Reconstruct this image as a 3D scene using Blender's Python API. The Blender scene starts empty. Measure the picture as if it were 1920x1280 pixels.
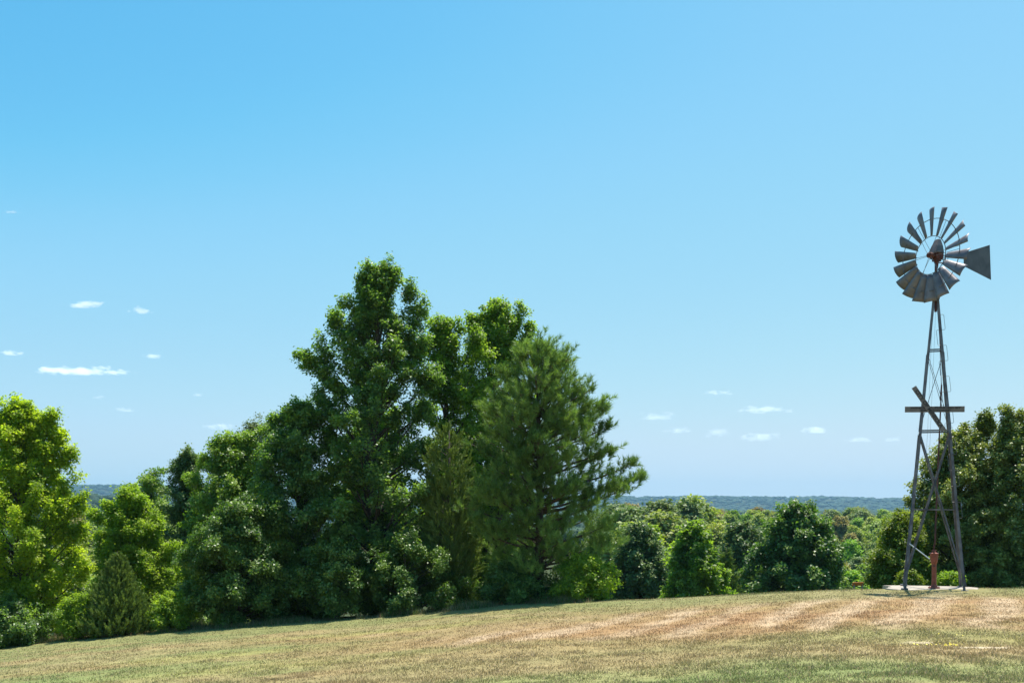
import bpy, bmesh, math, random
import numpy as np
from mathutils import Vector, Matrix

F = 1867.0            # focal length of a 35 mm lens, in photo pixels
HZ = 950.0            # eye-level row of the photo
H_EYE = 1.65
sc = bpy.context.scene
col = bpy.context.scene.collection
rnd = random.Random(7)
RS = np.random.RandomState

# ------------------------------------------------------------------ helpers
def tag(o, label=None, cat=None, group=None, kind=None):
    if label: o['label'] = label
    if cat: o['category'] = cat
    if group: o['group'] = group
    if kind: o['kind'] = kind
    return o

def empty(name, loc, rz=0.0):
    o = bpy.data.objects.new(name, None)
    o.empty_display_size = 0.3
    o.location = loc
    o.rotation_euler = (0, 0, rz)
    col.objects.link(o)
    return o

def link(name, me, parent=None):
    o = bpy.data.objects.new(name, me)
    col.objects.link(o)
    if parent is not None: o.parent = parent
    return o

def copy_tree(o, parent=None):
    c = o.copy(); col.objects.link(c); c.parent = parent
    for ch in o.children:
        copy_tree(ch, c)
    return c

def np_mesh(name, V, faces, nper, mat, tint=None, color=None, smooth=False):
    """mesh from arrays; faces (n,nper)"""
    me = bpy.data.meshes.new(name)
    V = np.asarray(V, dtype=np.float32); faces = np.asarray(faces, dtype=np.int32)
    me.vertices.add(len(V)); me.vertices.foreach_set('co', V.ravel())
    n = len(faces)
    me.loops.add(n * nper); me.loops.foreach_set('vertex_index', faces.ravel())
    me.polygons.add(n)
    me.polygons.foreach_set('loop_start', np.arange(0, n * nper, nper, dtype=np.int32))
    me.polygons.foreach_set('loop_total', np.full(n, nper, dtype=np.int32))
    if smooth: me.polygons.foreach_set('use_smooth', np.ones(n, dtype=bool))
    me.update(calc_edges=True)
    if tint is not None:
        a = me.attributes.new('tint', 'FLOAT', 'POINT')
        a.data.foreach_set('value', np.asarray(tint, dtype=np.float32))
    if color is not None:
        a = me.attributes.new('patch', 'FLOAT_COLOR', 'POINT')
        c4 = np.ones((len(V), 4), dtype=np.float32); c4[:, :3] = color
        a.data.foreach_set('color', c4.ravel())
    me.materials.append(mat)
    return me

class MB:
    """collects boxes, bars and tubes into one mesh"""
    def __init__(s): s.v = []; s.f = []
    def add(s, V, Fc):
        o = len(s.v); s.v += [tuple(map(float, p)) for p in V]; s.f += [tuple(i + o for i in f) for f in Fc]
    def box(s, c, size, M=None):
        x, y, z = [k / 2 for k in size]
        P = [Vector((a * x, b * y, d * z)) for a in (-1, 1) for b in (-1, 1) for d in (-1, 1)]
        if M is not None: P = [M @ p for p in P]
        P = [p + Vector(c) for p in P]
        s.add(P, [(0, 1, 3, 2), (4, 6, 7, 5), (0, 4, 5, 1), (2, 3, 7, 6), (0, 2, 6, 4), (1, 5, 7, 3)])
    def tube(s, pts, rad, n=6, cap=True):
        pts = [Vector(p) for p in pts]
        if not hasattr(rad, '__len__'): rad = [rad] * len(pts)
        V = []; Fc = []
        prev = None
        for i, p in enumerate(pts):
            d = (pts[min(i + 1, len(pts) - 1)] - pts[max(i - 1, 0)]).normalized()
            if prev is None:
                a = d.orthogonal().normalized()
            else:
                a = (prev - d * prev.dot(d)).normalized()
            prev = a; b = d.cross(a)
            for k in range(n):
                t = 2 * math.pi * k / n
                V.append(p + (a * math.cos(t) + b * math.sin(t)) * rad[i])
        for i in range(len(pts) - 1):
            for k in range(n):
                q = (k + 1) % n
                Fc.append((i * n + k, i * n + q, (i + 1) * n + q, (i + 1) * n + k))
        if cap:
            Fc.append(tuple(range(n - 1, -1, -1))); m = (len(pts) - 1) * n
            Fc.append(tuple(m + k for k in range(n)))
        s.add(V, Fc)
    def angle(s, p0, p1, w, t, u, v):
        """L-section bar from p0 to p1, legs of the L along unit u and v"""
        p0, p1, u, v = Vector(p0), Vector(p1), Vector(u).normalized(), Vector(v).normalized()
        prof = [(0, 0), (w, 0), (w, t), (t, t), (t, w), (0, w)]
        V = [p0 + u * a + v * b for a, b in prof] + [p1 + u * a + v * b for a, b in prof]
        Fc = [(i, (i + 1) % 6, 6 + (i + 1) % 6, 6 + i) for i in range(6)]
        Fc += [(0, 5, 4, 3), (0, 3, 2, 1), (6, 7, 8, 9), (6, 9, 10, 11)]
        s.add(V, Fc)
    def lathe(s, prof, c, n=16):
        V = []; Fc = []
        for r, z in prof:
            for k in range(n):
                t = 2 * math.pi * k / n
                V.append((c[0] + r * math.cos(t), c[1] + r * math.sin(t), c[2] + z))
        for i in range(len(prof) - 1):
            for k in range(n):
                q = (k + 1) % n
                Fc.append((i * n + k, i * n + q, (i + 1) * n + q, (i + 1) * n + k))
        Fc.append(tuple(range(n - 1, -1, -1))); m = (len(prof) - 1) * n
        Fc.append(tuple(m + k for k in range(n)))
        s.add(V, Fc)
    def build(s, name, mat, parent=None, bevel=0, smooth=False):
        me = bpy.data.meshes.new(name); me.from_pydata(s.v, [], s.f)
        bm = bmesh.new(); bm.from_mesh(me)
        bmesh.ops.recalc_face_normals(bm, faces=bm.faces)
        if bevel:
            bmesh.ops.bevel(bm, geom=list(bm.edges), offset=bevel, segments=1, affect='EDGES')
        bm.to_mesh(me); bm.free()
        if smooth:
            for p in me.polygons: p.use_smooth = True
        me.materials.append(mat)
        return link(name, me, parent)

# ------------------------------------------------------------------ noise
def _hash(ix, iy, seed):
    h = (ix.astype(np.int64) * 374761393 + iy.astype(np.int64) * 668265263 + seed * 1442695041) & 0x7fffffff
    h = ((h ^ (h >> 13)) * 1274126177) & 0x7fffffff
    return ((h ^ (h >> 16)) & 0xffff) / 65535.0

def vnoise(x, y, seed=0):
    x = np.asarray(x, float); y = np.asarray(y, float)
    ix = np.floor(x); iy = np.floor(y); fx = x - ix; fy = y - iy
    fx = fx * fx * (3 - 2 * fx); fy = fy * fy * (3 - 2 * fy)
    a = _hash(ix, iy, seed); b = _hash(ix + 1, iy, seed); c = _hash(ix, iy + 1, seed); d = _hash(ix + 1, iy + 1, seed)
    return (a * (1 - fx) + b * fx) * (1 - fy) + (c * (1 - fx) + d * fx) * fy

def fbm(x, y, seed=0, oct=4):
    s = 0; a = 0.5; t = 0
    for i in range(oct):
        s = s + a * vnoise(x * 2 ** i, y * 2 ** i, seed + i * 17); t += a; a *= 0.5
    return s / t

def sstep(a, b, x):
    t = np.clip((x - a) / (b - a), 0, 1); return t * t * (3 - 2 * t)

# ------------------------------------------------------------------ terrain
UC = np.array([-0.80, -0.514, -0.353, -0.257, -0.10, 0.0, 0.15, 0.24, 0.34, 0.42, 0.514, 0.8])
VC = np.array([0.165, 0.1430, 0.1285, 0.1215, 0.110, 0.0990, 0.0945, 0.0885, 0.0835, 0.0820, 0.0825, 0.084])
_uu = np.linspace(-0.8, 0.8, 801)
_vv = np.interp(_uu, UC, VC)
_k = np.exp(-0.5 * (np.linspace(-3, 3, 61)) ** 2); _k /= _k.sum()
_vs = np.convolve(np.pad(_vv, 30, mode='edge'), _k, mode='valid')
def vcrest(u): return np.interp(u, _uu, _vs)
def ycrest(u): return 29.5 - 4.6 * sstep(0.0, 0.36, u)
def slope_a(u):
    yc = ycrest(u) + 1.6
    return vcrest(u) - 0.0020 - H_EYE / yc

def gz(X, Y):
    X = np.asarray(X, float); Y = np.asarray(Y, float)
    u = np.clip(X / np.maximum(Y, 7.0), -0.8, 0.8)
    yc = ycrest(u); a = slope_a(u)
    z = -H_EYE - a * np.minimum(Y, yc)
    t = np.maximum(Y - yc, 0)
    z = z - 12.5 * (1 - np.exp(-(t / 46.0) ** 1.55))
    z = z - 9.0 * sstep(110, 900, Y)
    z = z + 0.05 * (fbm(X * 0.25, Y * 0.25, 5, 2) - 0.5) * sstep(2, 8, Y)
    # rolling hills and the far ridge
    hill = 34 * sstep(650, 1250, Y) * (1 - sstep(1350, 2300, Y)) * sstep(-0.26, -0.40, u)
    roll = 14 * (fbm(X / 420.0, Y / 300.0, 31, 3) - 0.5) * sstep(250, 900, Y)
    H = 64 + 26 * sstep(0.15, -0.42, u) * 2.0
    H = H - 8 * sstep(0.30, 0.40, u) + 8 * (fbm(u * 9, Y * 0 + 3.3, 77, 3) - 0.5)
    ridge = H * sstep(3550, 4650, Y)
    return z + hill + roll + ridge

def P(px, py, Y):
    return Vector((Y * (px - 960) / F, Y, -(py - HZ) / F * Y))
def GX(px, Y): return Y * (px - 960) / F
def GP(px, Y):
    X = GX(px, Y); return Vector((X, Y, float(gz(X, Y))))
def ground_hit(px, py):
    u = (px - 960) / F; v = (py - HZ) / F
    Y = H_EYE / max(v - float(slope_a(np.array(u))), 1e-3)
    return u * Y, Y

# ------------------------------------------------------------------ materials
def nodes(name):
    m = bpy.data.materials.new(name); m.use_nodes = True
    nt = m.node_tree; nt.nodes.clear()
    out = nt.nodes.new('ShaderNodeOutputMaterial')
    return m, nt, out
def N(nt, t, **kw):
    n = nt.nodes.new(t)
    for k, v in kw.items():
        if hasattr(n, k): setattr(n, k, v)
        else: n.inputs[k].default_value = v
    return n
def ramp(nt, fac, stops):
    r = nt.nodes.new('ShaderNodeValToRGB')
    el = r.color_ramp.elements
    while len(el) < len(stops): el.new(0.5)
    for e, (p, c) in zip(el, stops): e.position = p; e.color = (*c, 1)
    nt.links.new(fac, r.inputs[0]); return r.outputs[0]

def leaf_mat(name, dark, light, trans, tmix=0.35, rough=0.45, spec=0.4, hvar=0.0):
    m, nt, out = nodes(name); L = nt.links.new
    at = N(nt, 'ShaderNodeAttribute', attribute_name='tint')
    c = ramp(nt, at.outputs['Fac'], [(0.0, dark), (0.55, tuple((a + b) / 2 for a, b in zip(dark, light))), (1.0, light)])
    if hvar:
        oi = N(nt, 'ShaderNodeObjectInfo')
        hs = N(nt, 'ShaderNodeHueSaturation')
        mr = N(nt, 'ShaderNodeMapRange'); mr.inputs[3].default_value = 0.5 - hvar; mr.inputs[4].default_value = 0.5 + hvar * 0.6
        L(oi.outputs['Random'], mr.inputs[0]); L(mr.outputs[0], hs.inputs['Hue'])
        mv = N(nt, 'ShaderNodeMapRange'); mv.inputs[3].default_value = 0.75; mv.inputs[4].default_value = 1.3
        mth = N(nt, 'ShaderNodeMath', operation='FRACT'); m2 = N(nt, 'ShaderNodeMath', operation='MULTIPLY'); m2.inputs[1].default_value = 7.31
        L(oi.outputs['Random'], m2.inputs[0]); L(m2.outputs[0], mth.inputs[0]); L(mth.outputs[0], mv.inputs[0]); L(mv.outputs[0], hs.inputs['Value'])
        L(c, hs.inputs['Color']); c = hs.outputs[0]
    b = N(nt, 'ShaderNodeBsdfPrincipled'); b.inputs['Roughness'].default_value = rough
    b.inputs['Specular IOR Level'].default_value = spec
    L(c, b.inputs['Base Color'])
    tr = N(nt, 'ShaderNodeBsdfTranslucent')
    mx = N(nt, 'ShaderNodeMix', data_type='RGBA'); mx.blend_type = 'MULTIPLY'; mx.inputs[0].default_value = 1
    mx.inputs[7].default_value = (*trans, 1); L(c, mx.inputs[6]); L(mx.outputs[2], tr.inputs['Color'])
    ms = N(nt, 'ShaderNodeMixShader'); ms.inputs[0].default_value = tmix
    L(b.outputs[0], ms.inputs[1]); L(tr.outputs[0], ms.inputs[2]); L(ms.outputs[0], out.inputs[0])
    return m

def metal_mat(name, c1, c2, rough=0.55, metallic=0.3, scale=6.0, rust=None):
    m, nt, out = nodes(name); L = nt.links.new
    tc = N(nt, 'ShaderNodeTexCoord')
    n1 = N(nt, 'ShaderNodeTexNoise'); n1.inputs['Scale'].default_value = scale; n1.inputs['Detail'].default_value = 6
    L(tc.outputs['Object'], n1.inputs['Vector'])
    st = [(0.35, c1), (0.62, c2)]
    if rust: st.append((0.72, rust))
    c = ramp(nt, n1.outputs['Fac'], st)
    b = N(nt, 'ShaderNodeBsdfPrincipled'); b.inputs['Roughness'].default_value = rough; b.inputs['Metallic'].default_value = metallic
    L(c, b.inputs['Base Color'])
    bp = N(nt, 'ShaderNodeBump'); bp.inputs['Strength'].default_value = 0.15; bp.inputs['Distance'].default_value = 0.01
    L(n1.outputs['Fac'], bp.inputs['Height']); L(bp.outputs[0], b.inputs['Normal'])
    L(b.outputs[0], out.inputs[0]); return m

M = {}
M['sweetgum'] = leaf_mat('sweetgum_leaf', (0.072, 0.134, 0.044), (0.266, 0.362, 0.093), (1.6, 1.9, 0.5), 0.46, 0.42, 0.40)
M['sweetgum_light'] = leaf_mat('sweetgum_light_leaf', (0.119, 0.193, 0.038), (0.336, 0.414, 0.076), (1.5, 1.8, 0.5), 0.50, 0.45, 0.35)
M['maple'] = leaf_mat('maple_leaf', (0.184, 0.274, 0.029), (0.514, 0.565, 0.053), (1.4, 1.6, 0.5), 0.55, 0.5, 0.3)
M['maple_green'] = leaf_mat('maple_green_leaf', (0.148, 0.245, 0.030), (0.409, 0.491, 0.062), (1.4, 1.6, 0.5), 0.52, 0.5, 0.3)
M['midgreen'] = leaf_mat('midgreen_leaf', (0.125, 0.213, 0.038), (0.354, 0.442, 0.080), (1.4, 1.7, 0.5), 0.36, 0.45, 0.35)
M['bluegreen'] = leaf_mat('bluegreen_leaf', (0.085, 0.142, 0.041), (0.226, 0.284, 0.082), (1.2, 1.5, 0.8), 0.28, 0.5, 0.35)
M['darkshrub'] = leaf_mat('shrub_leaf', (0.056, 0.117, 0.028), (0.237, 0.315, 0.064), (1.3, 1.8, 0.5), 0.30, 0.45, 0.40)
M['oak'] = leaf_mat('oak_leaf', (0.103, 0.151, 0.034), (0.390, 0.417, 0.100), (1.4, 1.5, 0.5), 0.30, 0.45, 0.4)
M['olive'] = leaf_mat('olive_leaf', (0.119, 0.176, 0.023), (0.304, 0.353, 0.049), (1.4, 1.5, 0.4), 0.38, 0.5, 0.3)
M['pine'] = leaf_mat('pine_needle', (0.094, 0.171, 0.040), (0.287, 0.411, 0.106), (1.3, 1.4, 0.6), 0.34, 0.5, 0.3)
M['cedar'] = leaf_mat('cedar_foliage', (0.105, 0.158, 0.036), (0.244, 0.318, 0.077), (1.2, 1.3, 0.6), 0.22, 0.6, 0.2)
M['wood_a'] = leaf_mat('wood_leaf_green', (0.145, 0.222, 0.058), (0.391, 0.443, 0.112), (1.3, 1.5, 0.5), 0.30, 0.55, 0.25, hvar=0.03)
M['wood_b'] = leaf_mat('wood_leaf_blue', (0.115, 0.181, 0.065), (0.297, 0.353, 0.121), (1.2, 1.4, 0.7), 0.25, 0.55, 0.25, hvar=0.02)
M['wood_c'] = leaf_mat('wood_leaf_brown', (0.198, 0.198, 0.059), (0.436, 0.370, 0.145), (1.2, 1.1, 0.6), 0.25, 0.65, 0.2, hvar=0.02)
M['wood_d'] = leaf_mat('wood_leaf_bright', (0.115, 0.230, 0.028), (0.299, 0.437, 0.052), (1.4, 1.5, 0.6), 0.32, 0.55, 0.25, hvar=0.02)
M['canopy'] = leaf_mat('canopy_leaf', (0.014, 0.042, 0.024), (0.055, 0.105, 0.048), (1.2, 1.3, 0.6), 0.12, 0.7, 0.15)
M['wisp'] = leaf_mat('wispy_leaf', (0.110, 0.150, 0.070), (0.240, 0.290, 0.140), (1.2, 1.3, 0.6), 0.30, 0.6, 0.2)
M['bark'] = metal_mat('bark', (0.035, 0.026, 0.020), (0.10, 0.078, 0.06), 0.9, 0.0, 9.0)
M['bark_pine'] = metal_mat('pine_bark', (0.045, 0.028, 0.020), (0.13, 0.085, 0.06), 0.9, 0.0, 7.0)
M['galv'] = metal_mat('galvanised_steel', (0.085, 0.078, 0.088), (0.17, 0.165, 0.175), 0.5, 0.35, 5.0)
M['blade'] = metal_mat('galvanised_sheet', (0.110, 0.103, 0.118), (0.19, 0.18, 0.195), 0.5, 0.3, 3.0, rust=(0.15, 0.10, 0.09))
M['vane'] = metal_mat('dull_zinc_sheet', (0.055, 0.053, 0.062), (0.10, 0.097, 0.108), 0.55, 0.2, 3.0)
M['rust'] = metal_mat('rusty_iron', (0.055, 0.014, 0.011), (0.13, 0.035, 0.024), 0.75, 0.1, 14.0, rust=(0.19, 0.085, 0.045))
M['red_paint'] = metal_mat('faded_red_iron', (0.20, 0.045, 0.025), (0.32, 0.085, 0.045), 0.6, 0.05, 9.0)
M['dark_rod'] = metal_mat('dark_painted_rod', (0.06, 0.02, 0.02), (0.12, 0.04, 0.035), 0.6, 0.1, 9.0)
M['plank'] = metal_mat('weathered_plank', (0.135, 0.118, 0.108), (0.18, 0.157, 0.143), 0.85, 0.0, 6.0)
M['letter'] = metal_mat('black_letter', (0.010, 0.010, 0.012), (0.018, 0.018, 0.02), 0.6, 0.0, 4.0)
M['bright_steel'] = metal_mat('bright_steel', (0.55, 0.55, 0.55), (0.75, 0.75, 0.74), 0.35, 0.4, 5.0)
M['orange'] = metal_mat('orange_paint', (0.80, 0.17, 0.02), (0.92, 0.25, 0.04), 0.5, 0.0, 4.0)
M['pale_wood'] = metal_mat('pale_wood', (0.30, 0.26, 0.20), (0.42, 0.37, 0.30), 0.8, 0.0, 8.0)
M['concrete'] = metal_mat('sandy_concrete', (0.30, 0.245, 0.185), (0.46, 0.39, 0.31), 0.9, 0.0, 5.0)
M['sand'] = metal_mat('bare_sand', (0.42, 0.32, 0.21), (0.60, 0.48, 0.34), 0.95, 0.0, 2.0)
M['flower'] = metal_mat('yellow_petal', (0.65, 0.48, 0.02), (0.80, 0.62, 0.05), 0.6, 0.0, 5.0)

# field material: patch colours come with the grid, finer mottling from noise
m, nt, out = nodes('dry_lawn'); L = nt.links.new
at = N(nt, 'ShaderNodeAttribute', attribute_name='patch')
tc = N(nt, 'ShaderNodeTexCoord')
n1 = N(nt, 'ShaderNodeTexNoise'); n1.inputs['Scale'].default_value = 9; n1.inputs['Detail'].default_value = 8; n1.inputs['Roughness'].default_value = 0.7
L(tc.outputs['Object'], n1.inputs['Vector'])
mr = N(nt, 'ShaderNodeMapRange'); mr.inputs[1].default_value = 0.3; mr.inputs[2].default_value = 0.7; mr.inputs[3].default_value = 0.62; mr.inputs[4].default_value = 1.25
L(n1.outputs['Fac'], mr.inputs[0])
vm = N(nt, 'ShaderNodeVectorMath', operation='SCALE'); L(at.outputs['Color'], vm.inputs[0]); L(mr.outputs[0], vm.inputs['Scale'])
b = N(nt, 'ShaderNodeBsdfPrincipled'); b.inputs['Roughness'].default_value = 0.95; b.inputs['Specular IOR Level'].default_value = 0.1
L(vm.outputs[0], b.inputs['Base Color'])
bp = N(nt, 'ShaderNodeBump'); bp.inputs['Strength'].default_value = 0.5; bp.inputs['Distance'].default_value = 0.03
n2 = N(nt, 'ShaderNodeTexNoise'); n2.inputs['Scale'].default_value = 40; n2.inputs['Detail'].default_value = 4
L(tc.outputs['Object'], n2.inputs['Vector']); L(n2.outputs['Fac'], bp.inputs['Height']); L(bp.outputs[0], b.inputs['Normal'])
L(b.outputs[0], out.inputs[0]); M['lawn'] = m

m, nt, out = nodes('grass_blade'); L = nt.links.new
at = N(nt, 'ShaderNodeAttribute', attribute_name='patch')
b = N(nt, 'ShaderNodeBsdfPrincipled'); b.inputs['Roughness'].default_value = 0.6; b.inputs['Specular IOR Level'].default_value = 0.3
L(at.outputs['Color'], b.inputs['Base Color'])
tr = N(nt, 'ShaderNodeBsdfTranslucent'); L(at.outputs['Color'], tr.inputs['Color'])
ms = N(nt, 'ShaderNodeMixShader'); ms.inputs[0].default_value = 0.4
L(b.outputs[0], ms.inputs[1]); L(tr.outputs[0], ms.inputs[2]); L(ms.outputs[0], out.inputs[0]); M['grass'] = m

# ------------------------------------------------------------------ field colours
C_OL = np.array((0.222, 0.225, 0.086)); C_TAN = np.array((0.415, 0.295, 0.15)); C_BRN = np.array((0.400, 0.222, 0.110))
C_GRN = np.array((0.205, 0.260, 0.085)); C_YG = np.array((0.360, 0.350, 0.105)); C_STRAW = np.array((0.56, 0.41, 0.255))
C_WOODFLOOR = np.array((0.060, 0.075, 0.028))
# patches: photo place -> metres on the lawn (centre, half length, half width, turn)
def patch(px, py, lx, ly, kind, w=1.0, turn=0.0):
    X, Y = ground_hit(px, py); return (X, Y, lx, ly, kind, w, math.radians(turn))
PATCHES = [
    patch(1560, 1150, 7.5, 4.2, 'brn', 1.0), patch(1250, 1172, 3.8, 1.5, 'brn', 1.0, 18), patch(1800, 1140, 5, 4.0, 'brn', 0.9),
    patch(1400, 1165, 3.5, 1.8, 'brn', 0.8, 15),
    patch(1010, 1172, 2.2, 0.5, 'tan', 0.8), patch(860, 1155, 1.5, .5, 'brn', .5), patch(1130, 1240, 4.5, 0.7, 'tan', 0.9), patch(1500, 1228, 3.5, 0.6, 'tan', 0.7),
    patch(1040, 1225, 2.0, 0.4, 'tan', .8), patch(1850, 1228, 2.2, 0.8, 'tan', 0.9), patch(760, 1232, 2.2, 0.8, 'tan', 0.7), patch(540, 1240, 1.2, .4, 'brn', .5),
    patch(130, 1245, 2.0, 0.9, 'tan', 0.7), patch(50, 1262, 1.5, .6, 'brn', .5), patch(300, 1215, 2.5, 0.9, 'tan', 0.5), patch(640, 1192, 2.5, .8, 'brn', 0.45, 10),
    patch(700, 1185, 2.6, 0.6, 'yg', 0.5), patch(470, 1250, 2.6, 0.8, 'yg', 0.8), patch(330, 1235, 1.6, .6, 'yg', .7),
    patch(1390, 1262, 5.0, 0.40, 'grn', 1.1), patch(1000, 1270, 3.0, 0.40, 'grn', 1.0), patch(120, 1275, 2.6, 0.7, 'grn', 0.8), patch(1750, 1262, 3.4, 0.4, 'grn', 0.9),
    patch(1000, 1202, 4.2, 0.7, 'ol', 1.1), patch(1500, 1205, 4.5, 0.9, 'ol', 0.9), patch(1600, 1195, 1.6, 0.8, 'grn', 0.7),
    patch(1840, 1200, 2.0, 0.8, 'yg', 0.6), patch(1250, 1215, 3, .5, 'ol', .8),
]
def field_color(X, Y, jit=None):
    n1 = fbm(X * 0.22 + 3, Y * 0.42, 11, 4); n2 = fbm(X * 0.55, Y * 1.1, 23, 4); n3 = fbm(X * 1.8, Y * 2.6, 41, 3)
    if jit is not None:
        n2 = n2 + jit * 0.16; n3 = n3 + jit * 0.25
    w_t = sstep(0.46, 0.66, n1 * 0.55 + n2 * 0.45) * 0.75
    w_g = sstep(0.50, 0.66, fbm(X * 0.3 + 40, Y * 0.6 + 9, 57, 4)) * 0.8
    w_b = sstep(0.52, 0.70, fbm(X * 0.35 - 9, Y * 0.7 + 19, 71, 4)) * 0.35
    acc = {'tan': w_t, 'grn': w_g, 'brn': w_b, 'yg': np.zeros_like(w_t), 'ol': np.zeros_like(w_t)}
    wx = 2.2 * (fbm(X * 0.6, Y * 0.6, 91, 3) - 0.5); wy = 1.2 * (fbm(X * 0.6 + 50, Y * 0.6, 93, 3) - 0.5)
    for (cx, cy, lx, ly, kd, w, tn) in PATCHES:
        dx = X + wx - cx; dy = Y + wy - cy
        a = dx * math.cos(tn) + dy * math.sin(tn); b_ = -dx * math.sin(tn) + dy * math.cos(tn)
        r = (a / lx) ** 2 + (b_ / ly) ** 2
        acc[kd] = acc[kd] + 2.2 * w * np.exp(-r * 0.9) * (0.45 + 1.1 * n2)
    # mower tracks bleach the brown part in parallel bands
    s = X * 0.905 - Y * 0.425 + 1.1 * (fbm(X * 0.3, Y * 0.3, 101, 3) - 0.5)
    st = sstep(0.15, 0.9, np.sin(2 * np.pi * s / 1.32) * 0.5 + 0.5 + 0.9 * (n2 - 0.5)) * sstep(0.40, 0.62, fbm(X * 0.5 + 7, Y * 0.25, 111, 3) + 0.08)
    base = 1.0
    tot = base + sum(acc.values())
    c = C_OL[None] * (base + acc['ol'] * 1.0)[:, None] if hasattr(acc['ol'], '__len__') else 0
    for kd, cc in (('tan', C_TAN), ('grn', C_GRN), ('brn', C_BRN), ('yg', C_YG)):
        c = c + cc[None] * acc[kd][:, None]
    c = c / tot[:, None]
    fb = np.clip(acc['brn'] / tot, 0, 1)
    k = np.clip(st * sstep(0.30, 0.60, fb) * 0.75, 0, 1)[:, None]
    c = c * (1 - k) + C_STRAW[None] * k
    # greener rim along the crest
    u = np.clip(X / np.maximum(Y, 7), -0.8, 0.8)
    rim = (sstep(-3.5, -1.0, Y - ycrest(u)) * 0.55)[:, None]
    c = c * (1 - rim) + C_OL[None] * rim
    c = c * (0.80 + 0.34 * n3)[:, None]
    return c

# bare sandy spots in the right foreground
SAND = [ground_hit(1843, 1213) + (0.42, 0.10), ground_hit(1722, 1203) + (0.28, 0.08), ground_hit(1790, 1196) + (0.2, 0.05), ground_hit(1900, 1208) + (0.2, 0.05)]
def sandmask(X, Y):
    r = np.zeros_like(X)
    for cx, cy, lx, ly in SAND:
        q = ((X - cx) / lx) ** 2 + ((Y - cy) / ly) ** 2
        r = np.maximum(r, 1 - sstep(0.6, 1.4, q + 1.2 * (fbm(X * 6, Y * 6, 9, 2) - .5)))
    return r

# ------------------------------------------------------------------ ground sheet
def axis(fine0, fine1, step, lo, hi, g=1.09):
    a = list(np.arange(fine0, fine1, step)); s = step; x = a[-1]
    while x < hi: s *= g; x += s; a.append(min(x, hi))
    s = step; x = fine0; pre = []
    while x > lo: s *= g; x -= s; pre.append(max(x, lo))
    return np.array(pre[::-1] + a)
gx = axis(-22, 20, 0.16, -5900, 5900, 1.06)
gy = axis(6, 34, 0.14, -300, 5900, 1.045)
XX, YY = np.meshgrid(gx, gy)
xf, yf = XX.ravel(), YY.ravel()
zf = gz(xf, yf)
cf = field_color(xf, yf)
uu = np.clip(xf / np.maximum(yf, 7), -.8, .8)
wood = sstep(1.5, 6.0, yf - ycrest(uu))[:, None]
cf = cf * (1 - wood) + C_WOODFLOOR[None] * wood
sm = sandmask(xf, yf)[:, None]; cf = cf * (1 - sm) + np.array((0.62, 0.50, 0.34))[None] * sm
nx, ny = len(gx), len(gy)
idx = np.arange(nx * ny).reshape(ny, nx)
fc = np.stack([idx[:-1, :-1].ravel(), idx[:-1, 1:].ravel(), idx[1:, 1:].ravel(), idx[1:, :-1].ravel()], 1)
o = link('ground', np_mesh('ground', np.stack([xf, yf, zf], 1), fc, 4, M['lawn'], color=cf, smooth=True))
tag(o, kind='structure')

# ------------------------------------------------------------------ grass blades
def grass(n, seed):
    r = RS(seed)
    u = r.uniform(-0.60, 0.58, n)
    yc = ycrest(u) + 2.5
    inv = r.uniform(0, 1, n)
    Y = 1.0 / (1 / 8.5 + (1 / yc - 1 / 8.5) * inv)
    X = u * Y
    dens = fbm(X * 3.0, Y * 3.0, 131, 3)
    keep = r.rand(n) < np.clip(0.25 + 1.5 * (dens - 0.3), 0.1, 1)
    keep &= r.rand(n) > sandmask(X, Y) * 0.93
    # none on the pad
    dx = X - PADC[0]; dy = Y - PADC[1]
    keep &= ~((np.abs(dx * PADR[0] - dy * PADR[1]) < 1.25) & (np.abs(dx * PADR[1] + dy * PADR[0]) < 0.98))
    X, Y, dens = X[keep], Y[keep], dens[keep]; n = len(X)
    Z = gz(X, Y) - 0.004
    h = (0.015 + 0.023 * r.rand(n)) * (0.6 + 0.9 * dens) * np.where(r.rand(n) < 0.03, 1.9, 1.0)
    w = (0.0035 + 0.0035 * r.rand(n)) * (0.6 + Y / 22.0)
    th = r.uniform(0, np.pi, n); lean = r.normal(0, 0.55, (n, 2)) * h[:, None]
    bx, by = np.cos(th) * w, np.sin(th) * w
    V = np.empty((n, 3, 3))
    V[:, 0] = np.stack([X - bx, Y - by, Z], 1); V[:, 1] = np.stack([X + bx, Y + by, Z], 1)
    V[:, 2] = np.stack([X + lean[:, 0], Y + lean[:, 1], Z + h], 1)
    c = field_color(X, Y, r.uniform(-1, 1, n))
    # dead blades among green ones and the other way round
    dead = (r.rand(n) < 0.15)[:, None]
    c = np.where(dead, C_STRAW[None] * r.uniform(0.6, 1.05, (n, 1)), c * r.uniform(0.76, 1.22, (n, 1)))
    C3 = np.repeat(c, 3, 0)
    return V.reshape(-1, 3), np.arange(n * 3).reshape(-1, 3), C3

# ------------------------------------------------------------------ windmill placement
MY = 26.0; MX = GX(1750, MY); MZ = -2.115
TH = math.atan2(MX, MY)                # bearing of the mill, right of straight ahead
ROT = -TH + math.radians(2.2)          # tower turned to face the viewer
PADC = (MX + 0.02, MY); PADR = (math.cos(ROT), math.sin(-ROT))
PADR = (math.cos(-ROT), math.sin(-ROT) * -1 * -1)
V_, F_, C_ = grass(560000, 3)
o = link('lawn_grass', np_mesh('lawn_grass', V_, F_, 3, M['grass'], color=C_))
tag(o, 'short mown grass, green and straw coloured, covering the field', 'grass', kind='stuff')

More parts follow.
